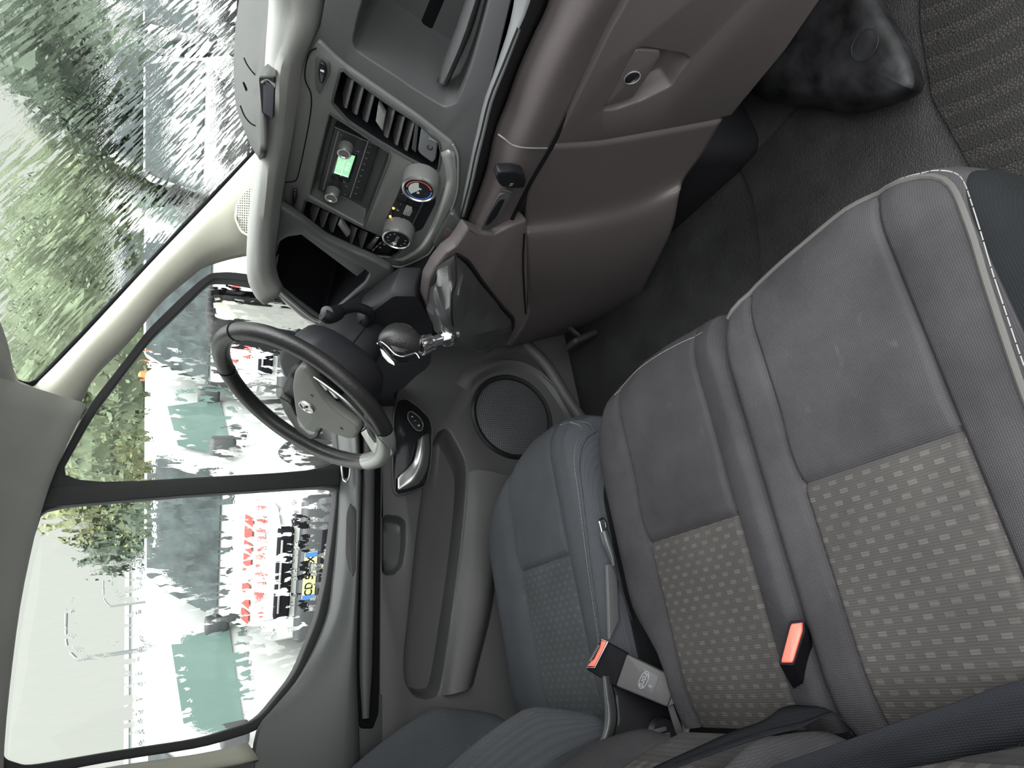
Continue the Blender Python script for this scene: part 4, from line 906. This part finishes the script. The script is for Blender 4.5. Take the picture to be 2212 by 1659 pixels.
# ================================================================ SEATS
def interp(tab, x):
    if x <= tab[0][0]: return tab[0][1]
    for (a, b), (c, d) in zip(tab, tab[1:]):
        if x <= c:
            t = (x-a)/(c-a); t = t*t*(3-2*t)*.35+t*.65; return b+(d-b)*t
    return tab[-1][1]
class Cushion:
    def __init__(s, y0, y1, xf, seams, z0=.95, rf=.09, r0=.05, r1=.05, xr=-.19, xb=.125, xseam=.125, bol=.012, zb=.70, grooves=()):
        s.y0, s.y1, s.xf, s.seams, s.z0, s.rf, s.r0, s.r1, s.xr, s.xb, s.bol, s.zb = y0, y1, xf, seams, z0, rf, r0, r1, xr, xb, bol, zb
        s.grooves = grooves or seams
    def z(s, x, y):
        z = s.z0; dx = x-(interp(s.xf, y)-s.rf)
        if dx > 0: z -= s.rf*.75*(1-math.sqrt(max(0, 1-(min(dx, s.rf)/s.rf)**2)))
        d0 = (s.y0+s.r0)-y; d1 = y-(s.y1-s.r1)
        if d0 > 0: z -= s.r0*(1-math.sqrt(max(0, 1-(min(d0, s.r0)/s.r0)**2)))
        if d1 > 0: z -= s.r1*(1-math.sqrt(max(0, 1-(min(d1, s.r1)/s.r1)**2)))
        ym = (s.seams[0]+s.seams[1])/2; hw = (s.seams[1]-s.seams[0])/2; q = abs(y-ym)/hw
        if q > 1: z += s.bol*math.sin(min(1, (q-1)*hw/.05)*math.pi/2)
        for g in s.grooves: z -= .006*math.exp(-((y-g)/.005)**2)*(1 if x < interp(s.xf, y)-.03 else .3)
        if s.seams[0] < y < s.seams[1]: z -= .007*math.exp(-((x-s.xb)/.006)**2); z += .006*math.exp(-((x-s.xb-.05)/.04)**2)
        if x < -.10: z -= (-.10-x)**2*2.0
        return z
    nar = 0
    def pt(s, x, y, d=0):
        yy = y; b = s.seams[1]
        if s.nar and y > b and x < .03:
            q = min(1, (.03-x)/.13); q = q*q*(3-2*q); yy = b+(y-b)*(1-s.nar*q)
        return V((x, yy, s.z(x, y)+d))
    def us(s, a, b, fine=()):
        out = [a+(b-a)*i/26 for i in range(27)]
        for f in list(s.grooves)+[s.y0, s.y1]+list(fine):
            for k in (-.012, -.008, -.005, -.0025, 0, .0025, .005, .008, .012):
                if a-1e-9 <= f+k <= b+1e-9: out.append(f+k)
        for k in range(9):
            for e, sgn in ((s.y0, 1), (s.y1, -1)):
                v = e+sgn*s.r0*(1-math.cos(k/8*math.pi/2))
                if a <= v <= b: out.append(v)
        out = sorted(set(round(v, 5) for v in out)); return out
    def build(s, root, mf, mi, ins_name='patterned_insert'):
        def patch(name, ya, yb, xa, xb_, m, skirt):
            ys = s.us(ya, yb); xs = [i/20 for i in range(21)]
            rows = []
            if xb_ is None: tx = sorted(set([i/14*.75 for i in range(15)]+[.75+.25*math.sin(i/12*math.pi/2) for i in range(13)]+[.0, .02, .045, .08, .12]))
            else: tx = sorted(set([i/24 for i in range(25)]+[.985, .97, .955, .93]))
            for y in ys:
                xe = interp(s.xf, y) if xb_ is None else xb_
                col_ = [s.pt(xa+(xe-xa)*t, y) for t in tx]
                if xb_ is None:
                    e = col_[-1]; col_ += [V((e.x+.006, y, e.z-.02)), V((e.x+.004, y, e.z-.06)), V((e.x-.03, y, s.zb))]
                rows.append(col_)
            k = len(rows[0]); vs = [p for r in rows for p in r]
            fs = [(i*k+j, i*k+j+1, (i+1)*k+j+1, (i+1)*k+j) for i in range(len(rows)-1) for j in range(k-1)]
            return mk(name, vs, fs, m, root, True, 70)
        a, b = s.seams
        sp_ = getattr(s, 'split', None)
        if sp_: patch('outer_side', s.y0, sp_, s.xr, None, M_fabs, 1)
        o1 = patch('side_bolster', sp_ or s.y0, a, s.xr, None, mf, 1); o2 = patch('side_bolster', b, s.y1, s.xr, None, mf, 1)
        patch('thigh_panel', a, b, s.xb, None, mf, 1); patch(ins_name, a, b, s.xr, s.xb, mi, 0)
        for y, nm in ((s.y0, -1), (s.y1, 1)):
            xs = [s.xr+(interp(s.xf, y)-s.xr)*i/20 for i in range(21)]
            r0_ = [s.pt(x, y) for x in xs]; r1_ = [V((x, y+nm*.006, p.z-.04)) for x, p in zip(xs, r0_)]; r2_ = [V((x, y-nm*.005, s.zb)) for x in xs]
            vs = r0_+r1_+r2_; n = 21; fs = [(i*n+j, i*n+j+1, (i+1)*n+j+1, (i+1)*n+j) for i in range(2) for j in range(n-1)]
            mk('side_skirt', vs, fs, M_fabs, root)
XFp = [(-.735, .24), (-.70, .345), (-.66, .400), (-.62, .433), (-.576, .452), (-.51, .466), (-.41, .458), (-.32, .446), (-.29, .436), (-.262, .405)]
XFm = [(-.256, .395), (-.235, .432), (-.19, .441), (-.10, .447), (-.03, .446), (.03, .436), (.075, .418), (.11, .385), (.135, .33), (.152, .26)]
XFd = [(.19, .30), (.205, .37), (.23, .415), (.27, .432), (.34, .442), (.42, .440), (.49, .424), (.55, .395), (.61, .36), (.66, .315), (.70, .24), (.73, .15)]
bench = thing('passenger_bench', (.1, -.3, .5), 'dark grey double passenger bench seat with patterned fabric inserts', 'seat')
cp_ = Cushion(-.735, -.262, XFp, (-.552, -.322), r0=.085, r1=.02, xb=.125, zb=.62)
cp_.split = -.655; cp_.build(bench, M_fab, M_ins)
cm_ = Cushion(-.256, .152, XFm, (-.190, .036), r0=.02, r1=.06, xb=.113, zb=.62)
cm_.nar = .62; cm_.build(bench, M_fab, M_ins)
rbox('bench_base', (.08, -.29, .66), (.52, .80, .26), None, M_deep, bench, .03)
dseat = thing('driver_seating', (.1, .45, .5), 'dark grey driver seat with side bolsters behind the steering wheel', 'seat')
cd_ = Cushion(.19, .73, XFd, (.308, .537), r0=.045, r1=.08, xb=.141, zb=.62)
cd_.build(dseat, M_fabd, M_insd)
rbox('seat_base', (.08, .46, .62), (.42, .42, .22), None, M_deep, dseat, .03)
# piping and stitched seams
def edgeline(nm, c, pts, r, m, root, d=.0, n=40, seg=8):
    P = smooth_line([V((x, y, 0)) for x, y in pts], n); return tube(nm, [c.pt(p.x, p.y, d) for p in P], r, m, root, seg=seg)
pp = [(.40, -.28), (.425, -.33), (.438, -.41), (.446, -.50), (.437, -.565), (.418, -.615), (.385, -.642), (.33, -.650), (.25, -.642), (.13, -.632), (0, -.628), (-.15, -.628)]
edgeline('piping', cp_, pp, .0042, M_piping, bench, .001, 60)
def stitches(c, pts, root, off, step=.006, name='stitching'):
    P = smooth_line([V((x, y, 0)) for x, y in pts], 400); L = sum((P[i+1]-P[i]).length for i in range(399)); n = int(L/step); vs = []; fs = []
    for i in range(n):
        a = P[int(i/n*398)]; b = P[min(399, int((i+.6)/n*398)+1)]; t = (b-a).normalized(); s_ = V((-t.y, t.x, 0))*.0007
        A, B = c.pt(a.x+off[0], a.y+off[1], .0012), c.pt(b.x+off[0], b.y+off[1], .0012); k = len(vs)
        vs += [A-s_, A+s_, B+s_, B-s_]; fs.append((k, k+1, k+2, k+3))
    return mk(name, vs, fs, M_stitch, root, False)
stitches(cp_, pp[3:], bench, (.004, -.009))
stitches(cm_, [(.405, -.22), (.418, -.15), (.424, -.06), (.418, 0), (.40, .05)], bench, (0, 0), .005)
pd_ = [(.415, .26), (.405, .222), (.37, .208), (.30, .205), (.22, .210), (.10, .222), (-.02, .235), (-.12, .25)]
edgeline('piping', cd_, pd_, .003, M_fabd, dseat, .0005, 50); stitches(cd_, pd_, dseat, (0, .006), .005)
# ---- backrests
def backrest(root, y0, y1, seams, mf, mi, foot=.10, fm=None, h=.62, rec=20, bol=.055, xr=-.185, z0=.955, crn=.10, rise=0.0, name='backrest', curve=.05):
    A = V((-math.sin(math.radians(rec)), 0, math.cos(math.radians(rec)))); N = V((A.z, 0, -A.x)); O = V((xr, 0, z0))
    def P(y, t):
        hh = t*h; a, b = seams; d = .0
        ym = (a+b)/2
        if y < a: q = min(1, (a-y)/(a-y0)); d = bol*math.sin(q*math.pi*.62)**1.3 if q < .8 else bol*math.sin(.8*math.pi*.62)**1.3*(1-((q-.8)/.2)**2*.9)
        elif y > b: q = min(1, (y-b)/(y1-b)); d = bol*math.sin(q*math.pi*.62)**1.3 if q < .8 else bol*math.sin(.8*math.pi*.62)**1.3*(1-((q-.8)/.2)**2*.9)
        env = min(1, (t/.22))**.8*(1 if t < .85 else 1-((t-.85)/.15)**2*.4)
        d = d*env + curve*math.sin(min(1, t/.6)*math.pi)*.5 - (.03 if t < .03 else 0)
        for g in seams: d -= .006*math.exp(-((y-g)/.005)**2)
        return O+A*hh+N*d+V((0, y, 0))
    def patch(nm, ya, yb, m, t0=0, t1=1):
        ys = [ya+(yb-ya)*i/30 for i in range(31)]+[s_+k for s_ in seams for k in (-.008, -.004, .004, .008) if ya < s_+k < yb]; ys = sorted(ys)
        ts = [t0+(t1-t0)*i/34 for i in range(35)]; k = len(ts)
        vs = [P(y, t) for y in ys for t in ts]; fs = [(i*k+j, i*k+j+1, (i+1)*k+j+1, (i+1)*k+j) for i in range(len(ys)-1) for j in range(k-1)]
        return mk(nm, vs, fs, m, root, True, 70)
    bk = patch('backrest_bolster', y0, seams[0], mf); patch('backrest_bolster', seams[1], y1, mf)
    patch('backrest_panel', seams[0], seams[1], mi, foot, 1); patch('backrest_foot', seams[0], seams[1], fm or mf, 0, foot)
    # back shell
    vs = []; ys = (y0, y1)
    e0 = [P(y0, t) for t in [i/12 for i in range(13)]]; e1 = [P(y1, t) for t in [i/12 for i in range(13)]]
    b0 = [p-N*.12 for p in e0]; b1 = [p-N*.12 for p in e1]; vs = e0+b0+b1+e1; n = 13
    fs = [(r*n+j, r*n+j+1, (r+1)*n+j+1, (r+1)*n+j) for r in range(3) for j in range(12)]
    mk('backrest_shell', vs, fs, mf, root, True)
    return P
M_foot = fabric('seat_foot_fabric', (.060, .060, .060), dirt=.35)
PDb = backrest(dseat, .20, .73, (.325, .60), M_fabd, M_insd, rec=18, bol=.10, h=.72)
PMb = backrest(bench, -.25, .13, (-.19, .04), M_fab, M_ins, .16, M_foot, rec=20, bol=.03, h=.62)
PPb = backrest(bench, -.735, -.262, (-.56, -.325), M_fab, M_ins, rec=20, bol=.05, h=.62)

# ================================================================ BELTS AND BUCKLES
def oD(px, py, d): return CAM + ray(px, py)/FPX*d
def ribbon(nm, e0, e1, m, par, th=.0015, n=40):
    return loft(nm, [e0, e1], m, par, n, 3, th, sharp=60)
lap = thing('lap_belt', oX(1640, 1575, -.165), 'dark lap belt lying across the fold of the bench between seat and backrest', 'seat belt')
def LB(t): return [oP(x, y, (1, 0, .364, k)) for x, y, k in S(t)]
b0_ = LB('1330,1700,.235 1420,1653,.235 1509,1612,.235 1578,1581,.235 1647,1556,.225 1691,1527,.215 1736,1523,.205 1798,1536,.195'); b1_ = LB('1340,1712,.235 1461,1657,.235 1544,1626,.235 1600,1606,.235 1647,1591,.23 1690,1580,.222 1729,1571,.212 1801,1543,.20')
b0_.append(b0_[-1]+V((-.035, 0, -.03))); b1_.append(b1_[-1]+V((-.04, -.01, -.03)))
ribbon('webbing', b0_, b1_, M_web, lap)
tube('belt_seam', [p+V((.003, 0, .002)) for p in LB('1461,1652,.237 1544,1620,.237 1647,1585,.232 1729,1566,.214 1798,1541,.2')], .0012, M_deep, lap, n=40, seg=6)
sbt = thing('shoulder_belt', oD(1900, 1610, .72), 'wide dark passenger seat belt crossing the lower right corner in front of the backrest', 'seat belt')
ribbon('webbing', [oD(x, y, d) for x, y, d in S('1500,1725,.80 1684,1653,.77 1808,1609,.75 1977,1548,.73 2078,1514,.72 2145,1487,.71 2212,1469,.70 2360,1415,.68')],
       [oD(x, y, d) for x, y, d in S('1700,1790,.79 1860,1720,.76 1960,1685,.75 2031,1659,.73 2110,1636,.72 2160,1620,.71 2212,1604,.70 2380,1550,.68')], M_web, sbt)
# driver's buckle
bc = oY(1380, 1450, .128); bn = (CAM-bc).normalized(); bn = (bn+V((0, 0, .15))).normalized()
PBk = (bn.x, bn.y, bn.z, bn.dot(bc))
bk = thing('driver_buckle', bc, 'red tipped seat belt buckle in a grey sheath standing between driver seat and bench', 'buckle')
plate('sheath', rnd(Q(PBk, '1354,1412 1465,1466 1442,1528 1330,1482'), .06), [], bn, .028, M_grey, bk, .003)
plate('sheath_end', rnd(Q(shift(PBk, -.003), '1461,1466 1470,1474 1455,1522 1442,1527'), .1), [], bn, .02, mat('worn_edge', (.08, .08, .08), .7, bump=(120, .8, .002)), bk, .002)
hd_ = plate('buckle_head', rnd(Q(shift(PBk, -.003), '1299,1380 1314,1388 1356,1411 1330,1484 1266,1446'), .05), [], bn, .022, M_deep, bk, .003)
q0 = Q(shift(PBk, .002), '1299,1383 1311,1386 1284,1440 1268,1439 1276,1430 1283,1424 1296,1398')
plate('release_button', rnd(q0, .1), [], bn, .012, M_red, bk, .0015)
for i in range(11):
    t = i/10; tube('slot_tooth', Q(shift(PBk, .0), f'{1296-18*t},{1396+32*t} {1291-18*t},{1394+32*t}'), .0006, M_dimmark, hd_, seg=4)
tube('button_rim', Q(shift(PBk, .003), '1299,1381 1313,1386 1285,1442 1266,1442'), .0009, M_satin, bk, seg=6)
emb = plate('emblem_panel', rnd(Q(shift(PBk, .0006), '1388,1441 1424,1461 1409,1502 1372,1482'), .12), [], bn, .002, mat('emblem_dark', (.045, .045, .05), .5), bk, .0003)
oc = oP(1391, 1469, shift(PBk, .001)); ax_ = (oP(1399, 1450, shift(PBk, .001))-oc); ay_ = (oP(1383, 1466, shift(PBk, .001))-oc)
tube('emblem_oval', [oc+ax_*.95*math.cos(a)+ay_*1.0*math.sin(a) for a in [i*math.pi/16 for i in range(32)]], .0008, M_dimmark, emb, seg=6, closed=True)
text('emblem_script', 'Ford', oc, -ax_, bn, .0135, M_dimmark, emb, .0003)
text('emblem_small', 'II', oP(1404, 1482, shift(PBk, .001)), -ax_, bn, .010, M_dimmark, emb, .0002)
plate('buckle_strap', Q(shift(PBk, -.010), '1440,1520 1452,1515 1475,1580 1460,1585'), [], bn, .004, M_rubber, bk, .0005)
# middle buckle
mb = thing('bench_buckle', oZ(1710, 1390, .985), 'seat belt buckle with a broad red button sunk between the two bench cushions', 'buckle')
PMb_ = (.25, -.55, .80, V((.25, -.55, .80)).dot(oZ(1710, 1390, .99))); nmb = toward(PMb_)
plate('release_button', rnd(Q(PMb_, '1708,1347 1733,1344 1733,1362 1712,1431 1686,1431'), .12), [], nmb, .02, M_red, mb, .002)
bs0 = rnd(Q(shift(PMb_, -.003), '1705,1341 1737,1338 1739,1364 1715,1437 1681,1435'), .1)
cen = sum(bs0, V())/len(bs0); drop = (oZ(1764, 1476, .90)-cen)
cloft('buckle_body', [bs0, [p+drop*.5 for p in bs0], [cen+drop+(p-cen)*.9 for p in bs0]], M_deep, mb)
# recliner cover and levers on the driver seat side
PRc = (0, 1, 0, .175)
plate('recliner_cover', rnd(Q(PRc, '1312,1470 1330,1500 1335,1560 1310,1600 1240,1700 1440,1700 1470,1560 1440,1470 1380,1440'), .15), [], V((0, -1, 0)), .02, M_black, dseat, .006)
loft('recliner_edge', [Q(shift(PRc, .004), '1300,1460 1303,1500 1306,1545 1298,1590 1268,1630 1238,1670'), Q(shift(PRc, .014), '1308,1460 1312,1500 1318,1547 1310,1592 1284,1634 1256,1672'), Q(shift(PRc, .004), '1320,1460 1328,1500 1334,1550 1322,1602 1298,1644 1272,1680')], M_belt, dseat, 24, 4, .004)
lathe('recliner_knob', [(.0, .012), (.028, .012), (.034, .004), (.034, -.004)], oP(1430, 1590, shift(PRc, .004)), V((0, -1, 0)), M_black, dseat, 32, False)
for k in range(3): rbox('knob_rib', oP(1424+8*k, 1578+12*k, shift(PRc, .018)), (.008, .008, .03), None, M_dash, dseat, .002)
ty = thing('belt_guide', oY(1312, 1170, .165), 'small metal ended grey lever in the gap beside the bench cushion', 'lever')
tube('metal_loop', QY(.168, '1300,1150 1295,1126 1303,1120 1310,1134 1308,1150'), .0022, M_chrome, ty, n=16, seg=8)
tube('lever_body', QY(.166, '1304,1148 1311,1172 1321,1200 1326,1222'), [.0085, .0095, .007, .003], M_belt, ty, n=14, seg=12)
tube('cable', QY(.166, '1326,1222 1340,1262 1352,1300 1365,1340'), .0018, M_black, ty, n=12, seg=8)
plate('gap_rail', Q((0, 1, 0, .178), '1312,1220 1332,1215 1338,1340 1318,1380'), [], V((0, -1, 0)), .01, M_dash, dseat, .002)
# pale worn side cover at the back of the bench
loft('bench_side_cover', [Y3('1466,1470,.135 1472,1510,.135 1470,1560,.135 1458,1600,.135 1440,1650,.135'), Y3('1480,1480,.120 1487,1520,.118 1492,1550,.116 1482,1600,.118 1470,1650,.120')], mat('dusty_fabric', (.17, .165, .15), .95, var=(40, .3)), bench, 20, 3, .004)

# ================================================================ FOOTWELL
M_mat1 = mat('mat_rubber', (.012, .0115, .0115), .55, bump=(380, 1, .002), var=(14, .35))
m2 = bpy.data.materials.new('ribbed_rubber'); m2.use_nodes = True; nt = m2.node_tree; b_ = nt.nodes['Principled BSDF']; b_.inputs['Roughness'].default_value = .8; b_.inputs['Specular IOR Level'].default_value = .25
vor = nd(nt, 'ShaderNodeTexVoronoi', feature='DISTANCE_TO_EDGE'); vor.inputs['Scale'].default_value = 190; nt.links.new(coords(nt, (1, 1, 1)), vor.inputs['Vector'])
wv_ = nd(nt, 'ShaderNodeTexWave', wave_type='RINGS', rings_direction='Z'); wv_.inputs['Scale'].default_value = 7.0; wv_.inputs['Distortion'].default_value = .3
mp_ = coords(nt, (1, 1, 1)); _a, _b = oZ(1990, 105, .53), oZ(2212, 30, .53); _t = (_b-_a).normalized(); _n = V((0, 0, 1)).cross(_t); _n = _n if _n.dot(oZ(2100, -100, .53)-_a) > 0 else -_n; _c = _a+_n*.42+_t*.02
mp_.node.inputs['Location'].default_value = (-_c.x, -_c.y, 0); nt.links.new(mp_, wv_.inputs['Vector'])
r_ = nd(nt, 'ShaderNodeValToRGB'); r_.color_ramp.elements[0].position = .02; r_.color_ramp.elements[1].position = .12
r_.color_ramp.elements[0].color = (.002, .002, .002, 1); r_.color_ramp.elements[1].color = (.026, .024, .022, 1); nt.links.new(vor.outputs[0], r_.inputs[0])
r3 = nd(nt, 'ShaderNodeValToRGB'); r3.color_ramp.elements[0].position = .42; r3.color_ramp.elements[1].position = .55; nt.links.new(wv_.outputs[1], r3.inputs[0])
mx_ = nd(nt, 'ShaderNodeMixRGB'); mx_.inputs[2].default_value = (.012, .0115, .011, 1); nt.links.new(r3.outputs[0], mx_.inputs[0]); nt.links.new(r_.outputs[0], mx_.inputs[1]); nt.links.new(mx_.outputs[0], b_.inputs['Base Color'])
bp_ = nd(nt, 'ShaderNodeBump'); bp_.inputs['Strength'].default_value = .8; bp_.inputs['Distance'].default_value = .003
ad_ = nd(nt, 'ShaderNodeMath', operation='MULTIPLY_ADD'); ad_.inputs[1].default_value = .6; nt.links.new(r3.outputs[0], ad_.inputs[0]); nt.links.new(vor.outputs[0], ad_.inputs[2]); nt.links.new(ad_.outputs[0], bp_.inputs['Height']); nt.links.new(bp_.outputs[0], b_.inputs['Normal'])
fm = plate('floor_mat', QZ(.515, '1598,366 1718,236 1800,120 1980,-150 2110,-150 2110,200 2200,560 2200,900 1800,900 1640,650 1640,530 1625,430'), [], V((0, 0, 1)), .014, M_mat1, None, .004)
tag(fm, 'black grained rubber mat on the passenger footwell floor', 'mat')
st_ = plate('step_mat', QZ(.524, '1985,-200 1985,50 2012,215 2060,300 2110,390 2230,620 2600,700 2600,-200'), [], V((0, 0, 1)), .010, m2, None, .003)
tag(st_, 'dusty ribbed rubber step tread at the passenger door edge', 'mat')
M_arch = mat('scuffed_black', (.009, .009, .010), .5, var=(16, .9), bump=(30, .5, .003), spec=.25)
ar0 = QZ(.53, '1860,-160 1910,-10 1940,30 1975,90 2002,137 2016,182 2013,206 1990,221 1939,240 1888,258 1838,264 1787,252 1702,238 1600,225 1560,60 1600,-160')
ar1 = QZ(.60, '1830,-160 1885,-20 1925,40 1955,95 1975,140 1984,175 1978,196 1955,206 1915,216 1870,226 1826,226 1782,216 1700,206 1610,190 1580,60 1610,-160')
ar2 = QZ(.625, '1790,-160 1840,-10 1880,50 1910,100 1930,140 1940,165 1932,180 1910,186 1880,190 1850,194 1816,192 1776,186 1700,180 1630,170 1600,60 1620,-160')
ar = thing('footwell_cover', ar0[5], 'scuffed black moulded cover bulging from the floor below the glovebox', 'cover')
am_ = cloft('moulding', [ar0, [a.lerp(b, .5)+V((0, 0, .012)) for a, b in zip(ar0, ar1)], ar1, ar2], M_arch, ar)
sm_ = am_.modifiers.new('sub', 'SUBSURF'); sm_.levels = 2; sm_.render_levels = 2
cc_ = oZ(1868, 98, .627); tube('plug_ring', [cc_+V((math.cos(a)*.026, math.sin(a)*.026, 0)) for a in [i*math.pi/16 for i in range(32)]], .0008, M_black, ar, seg=6, closed=True)
# heater box / side of the tunnel and pedals in the dark
rbox('tunnel_box', (1.05, .12, .62), (.30, .5, .26), [(1, 0, .2), (0, 1, 0), (-.2, 0, 1)], M_black, dash, .05, 4)
for (x, y, X, lab) in ((1255, 735, .80, 'dark pedal pad nearest the speaker'), (1360, 745, .84, 'dark pedal pad nearest the console')):
    c = oX(x, y, X); p = thing('pedal', c, lab, 'pedal', 'pedals in the dark driver footwell')
    rbox('pedal_pad', c, (.02, .07, .10), [(1, 0, .4), (0, 1, 0), (-.4, 0, 1)], M_rubber, p, .008)
    tube('pedal_arm', [c+V((.01, 0, 0)), c+V((.12, 0, .12)), c+V((.18, 0, .35))], .009, M_black, p, n=10, seg=8)

# stitched seams on the driver backrest bolster
def bstitch(Pf, y, t0, t1, root, n=90):
    vs = []; fs = []
    for i in range(n):
        a, b = Pf(y, t0+(t1-t0)*i/n), Pf(y, t0+(t1-t0)*(i+.6)/n); o_ = (CAM-a).normalized()*.0015; w_ = V((0, .0007, 0)); k = len(vs)
        vs += [a+o_-w_, a+o_+w_, b+o_+w_, b+o_-w_]; fs.append((k, k+1, k+2, k+3))
    return mk('stitching', vs, fs, M_stitch, root, False)
bstitch(PDb, .2165, .03, .6, dseat)
